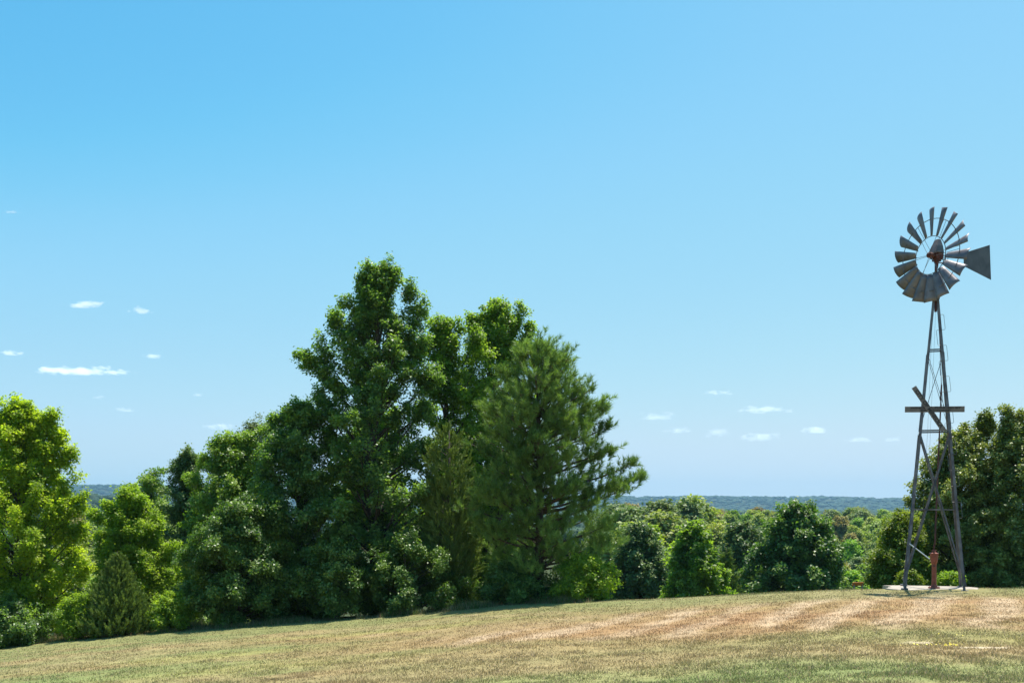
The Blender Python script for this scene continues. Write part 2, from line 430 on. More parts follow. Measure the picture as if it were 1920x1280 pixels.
def weeds(n, seed):
    r = RS(seed); u = r.uniform(-.60, .17, n); u = np.where(r.rand(n) < .12, r.uniform(.17, .56, n), u)
    lo = ycrest(u) + .9; Y = lo + np.abs(r.normal(0, 1.0, n)); X = u * Y
    cl = fbm(X * 1.3, Y * 1.3, 207, 3); k = r.rand(n) < np.clip((cl - .35) * 4, .05, 1); k &= np.hypot(X - MX, Y - MY) > 1.9
    X, Y, cl, u = X[k], Y[k], cl[k], u[k]; n = len(X)
    h = (.05 + .34 * np.clip(cl - .3, 0, 1) * r.rand(n) ** 1.5 * 2.0) * np.where(u > .08, .25, 1); w = r.uniform(.004, .009, n); th = r.uniform(0, np.pi, n); Z = gz(X, Y) - .01
    V = np.empty((n, 3, 3)); bx, by = np.cos(th) * w, np.sin(th) * w; ln = r.normal(0, .35, (n, 2)) * h[:, None]
    V[:, 0] = np.stack([X - bx, Y - by, Z], 1); V[:, 1] = np.stack([X + bx, Y + by, Z], 1); V[:, 2] = np.stack([X + ln[:, 0], Y + ln[:, 1], Z + h], 1)
    c = np.where((r.rand(n) < .3)[:, None], C_STRAW * .8, np.where((cl > .5)[:, None], np.array((.13, .20, .05)), C_OL * .9)) * r.uniform(.6, 1.3, (n, 1))
    return V.reshape(-1, 3), np.arange(n * 3).reshape(-1, 3), np.repeat(c, 3, 0)
V_, F_, C_ = weeds(90000, 8)
o = link('rough_grass', np_mesh('rough_grass', V_, F_, 3, M['grass'], color=C_))
tag(o, 'taller unmown grass and weeds along the foot of the trees', 'grass', kind='stuff')

# ------------------------------------------------------------------ foliage generators
def unit(v): return v / (np.linalg.norm(v, axis=-1, keepdims=True) + 1e-9)

def leaves_at(C, out, size, r, droop=0.45, tint=None, aspect=0.75, upb=0.8):
    """one folded leaf quad at every point of C"""
    n = len(C)
    nrm = unit(out * 0.5 + np.array([0, 0, upb]) + r.normal(0, 0.55, (n, 3)))
    d = unit(out * 0.6 + np.array([0, 0, -droop]) + r.normal(0, 0.6, (n, 3)))
    d = unit(d - nrm * (d * nrm).sum(1, keepdims=True))
    s = np.cross(nrm, d)
    L_ = (size * r.uniform(0.65, 1.35, n))[:, None]; W = L_ * aspect * 0.5
    V = np.empty((n, 4, 3))
    V[:, 0] = C - d * L_ * 0.5
    V[:, 1] = C + s * W - nrm * L_ * 0.12 * -1 + d * L_ * 0.02
    V[:, 2] = C + d * L_ * 0.5 - nrm * L_ * 0.15
    V[:, 3] = C - s * W + nrm * L_ * 0.12 + d * L_ * 0.02
    t = np.repeat(tint, 4)
    return V.reshape(-1, 3), np.arange(n * 4).reshape(-1, 4), t

def envelope(prof, H, wl, wr, depth):
    T = np.array([p[0] for p in prof]); R = np.array([p[1] for p in prof])
    def f(t, phi):
        r0 = np.interp(t, T, R)
        c, s = np.cos(phi), np.sin(phi)
        lat = np.where(c > 0, wr, wl) * r0 + 1e-3; dep = depth * r0 + 1e-3
        return 1 / np.sqrt((c / lat) ** 2 + (s / dep) ** 2)
    return f

PROF = {
 'sweetgum': [(0, .55), (.08, .82), (.2, 1.0), (.38, .98), (.55, .86), (.70, .66), (.82, .42), (.92, .22), (1, .05)],
 'round': [(0, .62), (.1, .85), (.3, 1.0), (.5, .97), (.7, .80), (.85, .55), (.95, .28), (1, .08)],
 'maple': [(0, .65), (.1, .9), (.28, 1.0), (.45, .92), (.6, .76), (.75, .55), (.88, .32), (1, .05)],
 'cone': [(0, .92), (.08, 1.0), (.3, .74), (.5, .50), (.7, .27), (.88, .09), (1, .01)],
 'column': [(0, .6), (.15, .95), (.5, 1.0), (.75, .8), (.9, .45), (1, .08)],
 'pine': [(0, .45), (.12, .75), (.28, 1.0), (.45, .94), (.62, .84), (.78, .68), (.9, .46), (1, .10)],
}

def skeleton(r, H, env, nl, cb, rise, top_t=1.0, spire=0.5, extra=()):
    """limb tips: (start point, tip point, lobe radius)"""
    limbs = []
    ga = 2.39996
    for i in range(nl):
        f = (i + 0.5) / nl
        t1 = cb + (top_t - cb) * (f ** 0.85)
        t1 = min(t1 + r.uniform(-.03, .03), 0.985)
        phi = i * ga + r.uniform(-.4, .4)
        R = env(t1, phi) * r.uniform(0.56, 1.12)
        tip = np.array([R * math.cos(phi), R * math.sin(phi), t1 * H])
        t0 = max(t1 - rise * (0.35 + R / (H * 0.5)), 0.03)
        limbs.append((t0, tip, None))
    # a few inner limbs so that the heart of the crown is filled
    for i in range(int(nl * 0.28)):
        t1 = cb + (0.92 - cb) * r.rand(); phi = r.uniform(0, 2 * math.pi)
        R = env(t1, phi) * r.uniform(0.15, 0.6)
        limbs.append((max(t1 - rise, .03), np.array([R * math.cos(phi), R * math.sin(phi), t1 * H]), None))
    for (x, y, z, rr) in extra:
        limbs.append((max(z / H - rise * 1.2, .05), np.array([x, y, z]), rr))
    return limbs

def broadleaf(seed, H, wl, wr, depth, prof='sweetgum', nl=60, cb=0.06, rise=0.16, per=26, nleaf=26, size=0.13, vs=.8,
              lobe=0.55, csig=0.13, extra=(), lean=(0, 0), up=0.55, hole=0.0, tintvar=0.5, droop=0.45):
    r = RS(seed)
    if size < .16: nl = int(nl * 1.35); lobe *= .92; size *= .70; nleaf = int(nleaf * 1.45); csig *= 1.0
    env = envelope(PROF[prof], H, wl, wr, depth)
    limbs = skeleton(r, H, env, nl, cb, rise, extra=extra)
    tb = MB()
    tr = max(0.016 * H, 0.05)
    wob = r.normal(0, 0.012 * H, (7, 2)); wob[0] = 0
    def trunk(t):
        t = min(max(t, 0), 1); k = t * 6; i = min(int(k), 5); f = k - i
        w = wob[i] * (1 - f) + wob[i + 1] * f
        return np.array([w[0] + lean[0] * t, w[1] + lean[1] * t, t * H * 0.96])
    tb.tube([trunk(t) - np.array([0, 0, 0.25 if t == 0 else 0]) for t in np.linspace(0, 0.97, 9)], [tr * (1.25 - 1.1 * q) * (1.3 if q == 0 else 1) + .012 for q in np.linspace(0, 1, 9)], 8)
    cs, outs, tn, sg = [], [], [], []
    for (t0, tip, rr) in limbs:
        a = trunk(t0); tip = tip + np.array([lean[0], lean[1], 0]) * (tip[2] / H)
        ctrl = a * 0.45 + tip * 0.55; ctrl[2] -= 0.12 * np.linalg.norm(tip - a) * up
        lob = (rr if rr else lobe * r.uniform(0.6, 1.25))
        Lb = np.linalg.norm(tip - a)
        if Lb > 0.3:
            q = [(1 - s) ** 2 * a + 2 * s * (1 - s) * ctrl + s * s * tip for s in (0, .35, .7, .95)]
            rb = tr * 0.35 * (1 - t0 * .7) * min(1, Lb / 2.5)
            tb.tube(q, [rb + .008, rb * .7 + .006, rb * .4 + .005, .004], 5, cap=False)
        kc = 5
        nsh = max(3, int(per * (0.5 + 0.5 * min(Lb / (0.2 * H + .5), 1.6)) * (1.5 if rr else 1) / kc * 1.0))
        s = np.clip(1.02 - np.abs(r.normal(0, 0.26, nsh)), 0.25, 1.0)
        st_ = ((1 - s) ** 2)[:, None] * a + (2 * s * (1 - s))[:, None] * ctrl + (s * s)[:, None] * tip
        ld_ = unit(tip - a); hd = unit(tip * np.array([1, 1, 0]) + 1e-4)
        off = unit(r.normal(0, 1, (nsh, 3)) + np.array([0, 0, .25 * vs]))
        sd_ = unit(off * .85 + ld_ * .35 + hd * .25 + np.array([0, 0, .45 * vs]))
        sl = lob * r.uniform(.9, 2.0, nsh) * (1.25 - .45 * s)
        for q_ in range(nsh):
            if q_ % 2 == 0: tb.tube([st_[q_], st_[q_] + sd_[q_] * sl[q_] * .8], [.007, .003], 3, cap=False)
        tt = np.tile((np.arange(kc) + .6) / kc, nsh) + r.uniform(-.08, .08, nsh * kc)
        S0 = np.repeat(st_, kc, 0); SD = np.repeat(sd_, kc, 0); SL = np.repeat(sl, kc)
        pts = S0 + SD * (SL * tt)[:, None] + np.array([0, 0, -1.0]) * (0.10 * SL * tt ** 2)[:, None]
        bt = r.uniform(-.5, .5) * tintvar
        od = pts - (np.array([0, 0, 1]) * (tip[2] * 0.85) + np.array([lean[0] * .5, lean[1] * .5, 0]))
        cs.append(pts); outs.append(unit(od) * 0.5 + SD * .4 + unit(r.normal(0, 1, pts.shape)) * .3)
        stn = np.repeat(r.normal(0, .15, nsh), kc)
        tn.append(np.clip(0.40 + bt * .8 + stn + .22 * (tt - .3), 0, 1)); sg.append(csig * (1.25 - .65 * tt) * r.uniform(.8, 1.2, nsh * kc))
    C = np.concatenate(cs); O = np.concatenate(outs); T = np.concatenate(tn); S = np.concatenate(sg)
    keep = C[:, 2] > 0.12; C, O, T, S = C[keep], O[keep], T[keep], S[keep]
    n = len(C)
    k = nleaf
    LC = np.repeat(C, k, 0) + np.clip(r.normal(0, 1, (n * k, 3)), -2, 2) * np.repeat(S, k)[:, None] * np.array([1, 1, 0.85])
    LO = unit(np.repeat(O, k, 0) + r.normal(0, .3, (n * k, 3)))
    LT = np.clip(np.repeat(T, k) + r.normal(0, .22, n * k), 0, 1)
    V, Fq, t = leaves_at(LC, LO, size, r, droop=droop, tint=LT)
    return V, Fq, t, tb

def pine(seed, H, wl, wr, depth, nl=70, cb=0.10, tufts=13, needles=70, nlen=0.22, extra=(), prof='pine', lob=0.6, nw=0.006):
    r = RS(seed)
    env = envelope(PROF[prof], H, wl, wr, depth)
    limbs = skeleton(r, H, env, nl, cb, 0.07, extra=extra)
    tb = MB(); tr = 0.0155 * H
    tb.tube([(0.03 * math.sin(5 * t), 0.03 * math.cos(4 * t) - .03, t * H * 0.97 - (0.25 if t == 0 else 0)) for t in np.linspace(0, 1, 9)], [tr * (1.15 - q) + .015 for q in np.linspace(0, 1, 9)], 9)
    A, D, T, LN = [], [], [], []
    for (t0, tip, rr) in limbs:
        a = np.array([0, 0, t0 * H * .97]); ctrl = (a + tip) / 2; ctrl[2] -= 0.10 * np.linalg.norm(tip - a)
        Lb = np.linalg.norm(tip - a)
        q = [(1 - s) ** 2 * a + 2 * s * (1 - s) * ctrl + s * s * tip for s in (0, .3, .65, .95)]
        rb = 0.02 + 0.012 * Lb
        tb.tube(q, [rb, rb * .75, rb * .5, .008], 5, cap=False)
        nt_ = int(tufts * (0.5 + Lb / 2.2) * (1.6 if rr else 1)); lobr = (rr or lob) * r.uniform(.75, 1.2)
        s = np.clip(1.04 - np.abs(r.normal(0, 0.27, nt_)), 0.25, 1.04)
        pts = ((1 - s) ** 2)[:, None] * a + (2 * s * (1 - s))[:, None] * ctrl + (s * s)[:, None] * tip
        off = unit(r.normal(0, 1, (nt_, 3))) * (r.rand(nt_)[:, None] ** .6); off[:, 2] = off[:, 2] * .8 + .1
        p2 = pts + off * (lobr * (1.2 - .5 * s))[:, None]
        hd = unit(tip * np.array([1, 1, 0]) + 1e-4)
        d = unit(off * 0.7 + hd * 0.35 + np.array([0, 0, 0.75]) + r.normal(0, .2, (nt_, 3)))
        for i in range(0, nt_, 3):
            tb.tube([pts[i], p2[i]], [.010, .005], 3, cap=False)
        A.append(p2); D.append(d); T.append(np.clip(.45 + r.uniform(-.42, .42) + r.normal(0, .13, nt_), 0, 1))
    A, D, T = np.concatenate(A), np.concatenate(D), np.concatenate(T)
    keep = A[:, 2] > .2; A, D, T = A[keep], D[keep], T[keep]
    n = len(A); k = needles
    al = np.repeat(A, k, 0); dl = np.repeat(D, k, 0)
    s = r.uniform(-0.13, 0.13, n * k)
    base = al + dl * s[:, None]
    pr = unit(np.cross(dl, r.normal(0, 1, (n * k, 3))))
    nd = unit(dl * (0.75 + 1.2 * s[:, None]) + pr * r.uniform(.5, 1.1, (n * k, 1)))
    ln = nlen * r.uniform(.7, 1.15, n * k)[:, None]
    sd = unit(np.cross(nd, r.normal(0, 1, (n * k, 3)))) * nw
    V = np.empty((n * k, 3, 3)); V[:, 0] = base - sd; V[:, 1] = base + sd; V[:, 2] = base + nd * ln
    t = np.repeat(np.clip(np.repeat(T, k) + r.normal(0, .12, n * k), 0, 1), 3)
    return V.reshape(-1, 3), np.arange(n * k * 3).reshape(-1, 3), t, tb

def cedar(seed, H, wl, wr, depth, sprays=900, k=34, slen=0.42, prof='cone', size=0.055, wild=0.25, cb=.02):
    """feathery upswept sprays of tiny scale leaves"""
    r = RS(seed); env = envelope(PROF[prof], H, wl, wr, depth)
    tb = MB(); tb.tube([(0, 0, -.2), (0.02, 0, H * .5), (0, 0, H * .97)], [.02 * H, .012 * H, .008], 7)
    t = cb + (1 - cb) * (1 - np.sqrt(1 - r.rand(sprays) * .995)); t = np.clip(t, 0, .99)
    phi = r.uniform(0, 2 * np.pi, sprays)
    bump = 0.80 + 0.35 * fbm(phi * 2.2, t * 7.0, seed, 3)
    R = env(t, phi) * bump * np.sqrt(r.uniform(0.25, 1.0, sprays))
    A = np.stack([R * np.cos(phi), R * np.sin(phi), t * H], 1)
    hd = np.stack([np.cos(phi), np.sin(phi), np.zeros(sprays)], 1)
    D = unit(hd * r.uniform(.25, .8, (sprays, 1)) + np.array([0, 0, 1.0]) + r.normal(0, wild, (sprays, 3)))
    for i in range(0, sprays, 5):
        tb.tube([(0, 0, max(A[i][2] - R[i] * .6, 0)), A[i]], [.012, .004], 3, cap=False)
    ln = slen * r.uniform(.5, 1.3, sprays) * (1 - .45 * t)
    n = sprays
    s = r.uniform(0, 1, n * k); al = np.repeat(A, k, 0); dl = np.repeat(D, k, 0); ll = np.repeat(ln, k)
    pr = unit(np.cross(dl, r.normal(0, 1, (n * k, 3))))
    wid = (0.22 * (1 - s) * ll * r.rand(n * k) + .01)
    C = al + dl * (s * ll)[:, None] + pr * wid[:, None]
    d = unit(dl + pr * .45 + r.normal(0, .15, (n * k, 3))); nn = unit(np.cross(d, r.normal(0, 1, (n * k, 3))))
    L_ = (size * r.uniform(.8, 1.7, n * k))[:, None]; W = L_ * .22
    sd = nn
    V = np.empty((n * k, 4, 3)); V[:, 0] = C - d * L_; V[:, 1] = C + sd * W; V[:, 2] = C + d * L_; V[:, 3] = C - sd * W
    T = np.repeat(np.clip(.5 + r.normal(0, .16, n) + .3 * (fbm(phi * 2, t * 8, seed + 3, 2) - .5), 0, 1), k)
    T = np.clip(T + r.normal(0, .13, n * k) + .15 * (s - .5), 0, 1)
    return V.reshape(-1, 3), np.arange(n * k * 4).reshape(-1, 4), np.repeat(T, 4), tb

def plant_tree(name, loc, parts, leafmat, barkmat, label, cat='tree', group=None, crown='crown'):
    V, Fq, t, tb = parts
    root = empty(name, loc)
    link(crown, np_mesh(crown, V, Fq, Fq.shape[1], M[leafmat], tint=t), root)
    if tb is not None and len(tb.f): tb.build('trunk' if crown != 'foliage' else 'stem', M[barkmat], root, smooth=True)
    tag(root, label, cat, group)
    return root

def dims(px, py, pl, pr_, Y):
    """base point, height and half widths in metres of a tree seen at px with its top at py"""
    b = GP(px, Y); H = -(py - HZ) / F * Y - b.z - (0.18 if Y < 50 else 0)
    return b, H, (px - pl) / F * Y, (pr_ - px) / F * Y
def ext(b, Y, lst):
    return [((px - 960) / F * (Y + dy) - b.x, dy, -(py - HZ) / F * (Y + dy) - b.z - .14, rr) for (px, py, dy, rr) in lst]

# ------------------------------------------------------------------ the near trees
G1 = None
# tall sweetgum
Y = 34.0; b, H, wl, wr = dims(705, 496, 556, 850, Y)
ex = ext(b, Y, [(738, 500, 0, .16), (722, 498, 0, .15), (678, 520, 0, .14), (795, 565, 0, .16), (562, 655, 0, .16), (800, 640, .2, .45), (815, 690, .2, .5), (800, 750, .2, .5), (735, 505, 0, .35), (680, 522, .2, .3), (712, 515, -.2, .4), (650, 560, -.4, .38), (632, 590, 0, .35), (770, 545, 0, .4), (785, 580, .3, .35),
    (700, 560, -.3, .5), (745, 600, -.2, .5), (575, 660, -.2, .32), (600, 645, -.3, .45), (620, 690, -.5, .5), (602, 740, -.4, .5), (625, 615, 0, .4), (600, 790, -.6, .6),
    (660, 640, -.8, .5), (700, 700, -1.2, .6), (690, 770, -1.6, .6), (645, 850, -1.8, .7), (720, 860, -1.8, .7), (790, 640, .2, .5), (800, 700, 0, .5)])
plant_tree('sweetgum_tree', b, broadleaf(101, H, wl * .80, wr * .92, wl * .85, 'sweetgum', nl=80, per=24, nleaf=22, size=.135, vs=1.1, lobe=.52, extra=ex),
    'sweetgum', 'bark', 'tallest dark green sweetgum tree in the middle clump, left of the pine')
# lighter sweetgum behind the pine's left shoulder
Y = 37.5; b, H, wl, wr = dims(930, 556, 820, 1040, Y)
ex = ext(b, Y, [(933, 562, 0, .16), (975, 572, 0, .15), (1000, 600, 0, .15), (885, 590, 0, .15), (890, 650, 0, .4), (870, 690, 0, .5), (860, 740, 0, .5), (933, 570, 0, .35), (972, 578, 0, .35), (905, 590, 0, .3), (995, 605, 0, .3), (885, 600, .3, .25), (945, 610, -.4, .5), (900, 650, -.4, .5), (880, 700, -.5, .5)])
plant_tree('sweetgum_tree', b, broadleaf(102, H, wl, wr * .95, wl * .9, 'sweetgum', nl=60, per=24, nleaf=22, size=.135, vs=1.3, lobe=.5, extra=ex),
    'sweetgum_light', 'bark', 'fresh green sweetgum tree rising behind the pine with a two-pointed top')
# between them
Y = 36.0; b, H, wl, wr = dims(832, 588, 780, 895, Y)
ex = ext(b, Y, [(895, 618, 0, .35), (902, 660, 0, .42), (905, 720, 0, .45), (795, 640, 0, .4), (800, 700, 0, .4), (860, 760, -.3, .5), (835, 596, 0, .28), (862, 605, 0, .25), (810, 600, 0, .25), (850, 640, -.3, .4), (825, 690, -.4, .45), (860, 720, -.4, .45)])
plant_tree('sweetgum_tree', b, broadleaf(103, H, wl*1.2, wr*1.2, wl*1.2, 'sweetgum', nl=46, per=24, nleaf=20, size=.13, lobe=.45, extra=ex),
    'sweetgum_light', 'bark', 'slender sweetgum tree filling the dip between the two tall sweetgums')
# left shoulder of the clump
Y = 33.5; b, H, wl, wr = dims(560, 752, 470, 650, Y)
ex = ext(b, Y, [(540, 762, 0, .3), (517, 775, 0, .25), (570, 765, 0, .35), (600, 770, 0, .4), (505, 850, 0, .4), (530, 830, -.5, .5), (500, 900, -.3, .5), (580, 880, -.8, .6), (620, 950, -1, .6)])
plant_tree('sweetgum_tree', b, broadleaf(104, H, wl * .95, wr, wl * 1.0, 'round', nl=62, per=26, nleaf=22, size=.13, lobe=.5, extra=ex),
    'sweetgum', 'bark', 'shorter dark sweetgum tree at the left shoulder of the middle clump')
# the pine
Y = 32.0; b, H, wl, wr = dims(1010, 628, 872, 1165, Y)
ex = ext(b, Y, [(1060, 672, 0, .35), (1090, 720, .2, .4), (1040, 700, -.5, .45), (1100, 760, .2, .45), (1115, 820, .2, .45), (1120, 870, .2, .5), (1060, 780, -.8, .5), (960, 720, -.6, .45), (930, 800, -.7, .45), (1030, 880, -1, .5), (975, 850, -1.1, .4), (1020, 640, 0, .3), (1045, 660, 0, .35), (975, 665, -.2, .4), (1075, 700, 0, .4), (940, 690, -.3, .3), (1132, 745, 0, .30), (1128, 765, .1, .35), (1140, 790, 0, .3), (1105, 780, -.3, .4),
    (1148, 835, 0, .25), (1185, 862, 0, .42), (1205, 885, 0, .36), (1180, 905, -.3, .5), (1150, 900, -.5, .5), (1120, 930, -.6, .6), (1150, 970, -.4, .5), (1140, 1010, -.3, .5), (920, 760, -.6, .45),
    (895, 830, -.5, .4), (900, 905, -1.2, .45), (925, 920, -1.3, .45), (890, 960, -1, .4), (940, 980, -1.2, .5), (985, 760, -1, .5), (1000, 810, -1.1, .45), (1050, 740, -.9, .5), (1070, 840, -.9, .5), (1080, 900, -1, .6), (1110, 1060, -.6, .6), (1060, 1020, -.9, .6)])
plant_tree('pine_tree', b, pine(105, H, wl * .93, wr * .95, wl * .85, nl=118, cb=.12, tufts=13, needles=54, extra=ex, lob=.66, nw=.0085, nlen=.19),
    'pine', 'bark_pine', 'broad long-needled pine tree with a bare trunk low down, right end of the middle clump')
# cedar among the trunks
Y = 33.0; b, H, wl, wr = dims(842, 765, 792, 890, Y)
plant_tree('cedar_tree', b, cedar(106, H, wl, wr, wl * .8, sprays=950, k=40, slen=.7, prof='column', size=.06, wild=.3),
    'cedar', 'bark', 'thin feathery grey-green cedar between the tall sweetgum and the pine')
# understory of the clump
for (sd, px, py, pl, pr_, Y, mt, lab) in [
    (111, 1095, 1042, 1035, 1160, 31.2, 'maple_green', 'low bright green bush under the right side of the pine'),
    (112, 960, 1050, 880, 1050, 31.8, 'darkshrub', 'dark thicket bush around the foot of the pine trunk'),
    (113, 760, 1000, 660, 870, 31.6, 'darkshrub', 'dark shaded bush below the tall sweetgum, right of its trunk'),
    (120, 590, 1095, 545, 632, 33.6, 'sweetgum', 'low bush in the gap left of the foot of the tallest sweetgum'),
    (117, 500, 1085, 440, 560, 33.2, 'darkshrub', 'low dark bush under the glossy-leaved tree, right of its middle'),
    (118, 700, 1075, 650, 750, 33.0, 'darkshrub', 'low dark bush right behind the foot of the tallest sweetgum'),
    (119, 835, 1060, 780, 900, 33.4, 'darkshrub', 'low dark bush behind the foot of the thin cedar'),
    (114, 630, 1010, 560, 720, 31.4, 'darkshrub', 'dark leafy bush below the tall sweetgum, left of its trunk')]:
    b, H, wl, wr = dims(px, py, pl, pr_, Y)
    plant_tree('leafy_bush', b, broadleaf(sd, H, wl, wr, wl * .8, 'round', nl=34, per=16, nleaf=20, size=.10, lobe=.33, csig=.11), mt, 'bark', lab, 'bush', crown='foliage')
# trees added behind to block light and sky, darkening the heart of the clump
for (sd, px, py, pl, pr_, Y, lab) in [(115, 700, 770, 600, 800, 38.5, 'tree added behind the trunk of the tallest sweetgum to block light and sky'),
        (116, 880, 790, 780, 990, 39.5, 'tree added behind the thin cedar and the pine to block light and sky')]:
    b, H, wl, wr = dims(px, py, pl, pr_, Y)
    plant_tree('oak_tree', b, broadleaf(sd, H, wl, wr, wl * .8, 'round', nl=60, per=24, nleaf=20, size=.15, lobe=.5), 'sweetgum', 'bark', lab)
# glossy dogwood-like trees left of the clump
Y = 31.8; b, H, wl, wr = dims(450, 935, 345, 560, Y)
ex = ext(b, Y, [(480, 945, 0, .4), (430, 965, 0, .4), (380, 1000, 0, .4), (350, 1040, 0, .4), (520, 960, 0, .5), (345, 1100, 0, .4), (440, 1030, -.8, .5), (500, 1050, -.8, .5)])
plant_tree('dogwood_tree', b, broadleaf(107, H, wl * .9, wr, wl * .7, 'round', nl=60, per=24, nleaf=24, size=.105, lobe=.42, csig=.12, extra=ex),
    'darkshrub', 'bark', 'low dark glossy-leaved tree at the field edge left of the middle clump')
Y = 35.5; b, H, wl, wr = dims(430, 815, 335, 530, Y)
ex = ext(b, Y, [(405, 828, 0, .3), (440, 822, 0, .3), (470, 812, 0, .3), (500, 800, 0, .35), (385, 855, 0, .3), (370, 890, 0, .4), (350, 960, 0, .4), (480, 850, 0, .4), (430, 920, -.6, .5), (390, 990, -.6, .5)])
plant_tree('ash_tree', b, broadleaf(108, H, wl, wr, wl * .9, 'maple', nl=66, per=24, nleaf=22, size=.125, lobe=.45, extra=ex),
    'midgreen', 'bark', 'mid green rounded tree behind the glossy-leaved one, left of the middle clump')
Y = 42; b, H, wl, wr = dims(478, 784, 400, 560, Y)
plant_tree('willow_tree', b, broadleaf(109, H, wl, wr, wl * .9, 'round', nl=48, per=20, nleaf=20, size=.11, lobe=.5, csig=.16, droop=.1),
    'wisp', 'bark', 'thin wispy grey-topped tree peeping over the mid green tree')
Y = 46; b, H, wl, wr = dims(350, 840, 312, 385, Y)
ex = ext(b, Y, [(350, 850, 0, .3), (365, 855, 0, .3), (338, 862, 0, .3), (352, 880, 0, .4), (345, 920, 0, .5)])
plant_tree('oak_tree', b, broadleaf(110, H, wl, wr, wl, 'column', nl=50, per=20, nleaf=20, size=.14, lobe=.45, csig=.14, extra=ex),
    'bluegreen', 'bark', 'narrow blue-green tree with a spiky top behind the bright left group')
Y = 48; b, H, wl, wr = dims(285, 880, 245, 325, Y)
plant_tree('oak_tree', b, broadleaf(121, H, wl, wr, wl, 'round', nl=45, per=20, nleaf=20, size=.14, lobe=.5, csig=.15),
    'midgreen', 'bark', 'mid green tree just left of the narrow blue-green one')
Y = 36.5; b, H, wl, wr = dims(245, 915, 165, 335, Y)
ex = ext(b, Y, [(235, 930, 0, .3), (262, 935, 0, .3), (205, 945, 0, .3), (290, 970, 0, .4), (305, 1020, 0, .45), (315, 1080, -.3, .4), (180, 965, 0, .35), (240, 990, -.5, .5), (290, 1120, -.6, .4)])
plant_tree('maple_tree', b, broadleaf(122, H, wl, wr, wl * .9, 'maple', nl=64, per=24, nleaf=22, size=.12, vs=1.7, lobe=.42, extra=ex),
    'maple_green', 'bark', 'bright yellow-green tree rising behind the small cone-shaped cedar')
# the big bright tree at the left edge
Y = 33.0; b, H, wl, wr = dims(35, 748, -110, 165, Y)
ex = ext(b, Y, [(48, 752, 0, .14), (38, 768, 0, .15), (99, 768, 0, .12), (114, 805, 0, .13), (10, 778, 0, .14), (132, 838, 0, .14), (45, 760, 0, .28), (62, 775, 0, .28), (30, 790, 0, .32), (98, 772, 0, .2), (102, 800, 0, .25), (112, 815, 0, .25), (5, 790, 0, .3), (125, 850, 0, .35), (140, 890, 0, .35), (85, 840, -.4, .4),
    (150, 935, 0, .3), (150, 985, 0, .3), (60, 880, -.6, .5), (20, 860, -.4, .5), (110, 950, -.6, .5), (70, 1010, -.9, .5), (0, 1150, -.6, .5), (50, 1160, -.5, .45), (95, 1165, -.4, .4), (-40, 1160, -.5, .5), (25, 1185, -.7, .4), (160, 1060, -.3, .35), (140, 1120, -.5, .4), (30, 1100, -1, .5), (90, 1090, -1, .4)])
plant_tree('maple_tree', b, broadleaf(123, H, wl, wr * .92, wl * .9, 'maple', nl=92, per=26, nleaf=22, size=.12, vs=1.9, lobe=.42, extra=ex, rise=.22),
    'maple', 'bark', 'large yellow-green tree with pointed leaders at the left edge of the photo')
Y = 31.2; b, H, wl, wr = dims(220, 1018, 148, 290, Y)
plant_tree('cedar_tree', b, cedar(124, H, wl, wr * .98, wl * .9, sprays=1500, k=40, slen=.36, prof='cone', size=.045),
    'cedar', 'bark', 'small cone-shaped olive cedar at the field edge in front of bright trees')
Y = 30.9; b, H, wl, wr = dims(150, 1115, 110, 200, Y)
plant_tree('leafy_bush', b, broadleaf(125, H, wl, wr, wl, 'round', nl=26, per=14, nleaf=20, size=.09, lobe=.26, csig=.09), 'maple_green', 'bark', 'small green bush between the left-edge tree and the cone-shaped cedar', 'bush', crown='foliage')
Y = 31.0; b, H, wl, wr = dims(318, 1110, 285, 360, Y)
plant_tree('leafy_bush', b, broadleaf(126, H, wl, wr, wl, 'round', nl=26, per=14, nleaf=20, size=.09, lobe=.26, csig=.09), 'maple_green', 'bark', 'small bright bush just right of the cone-shaped cedar', 'bush', crown='foliage')
Y = 30.9; b, H, wl, wr = dims(15, 1125, -80, 95, Y)
plant_tree('leafy_bush', b, broadleaf(127, H, wl, wr, wl * .8, 'round', nl=44, per=18, nleaf=20, size=.10, lobe=.32, csig=.10), 'sweetgum', 'bark', 'low dark leafy bush in the bottom-left corner under the large yellow-green tree', 'bush', crown='foliage')

# right-hand trees behind the mill
Y = 37.0; b, H, wl, wr = dims(1800, 815, 1705, 1885, Y)
ex = ext(b, Y, [(1850, 772, 0, .13), (1853, 790, 0, .16), (1808, 796, 0, .15), (1830, 805, 0, .14), (1780, 820, 0, .15), (1808, 812, 0, .3), (1792, 815, 0, .4), (1850, 780, 0, .22), (1852, 800, 0, .3), (1770, 850, 0, .4), (1745, 880, 0, .4), (1722, 900, 0, .35), (1712, 935, 0, .35), (1835, 830, -.4, .5), (1800, 880, -.8, .5), (1760, 930, -.8, .5), (1730, 990, -.6, .5), (1840, 900, -.9, .6)])
plant_tree('oak_tree', b, broadleaf(131, H, wl, wr * .95, wl * .95, 'round', nl=78, per=26, nleaf=22, size=.125, lobe=.46, extra=ex),
    'oak', 'bark', 'large dark olive tree directly behind the windmill tower')
Y = 36.0; b, H, wl, wr = dims(1905, 800, 1835, 2010, Y)
ex = ext(b, Y, [(1888, 758, 0, .13), (1891, 775, 0, .15), (1888, 795, 0, .2), (1912, 768, 0, .13), (1914, 785, 0, .16), (1903, 805, 0, .3), (1875, 830, -.3, .45), (1860, 1050, -.8, .4), (1900, 1060, -.8, .45), (1840, 1075, -.7, .35), (1880, 1085, -1, .35), (1915, 850, -.6, .5), (1880, 910, -.8, .5)])
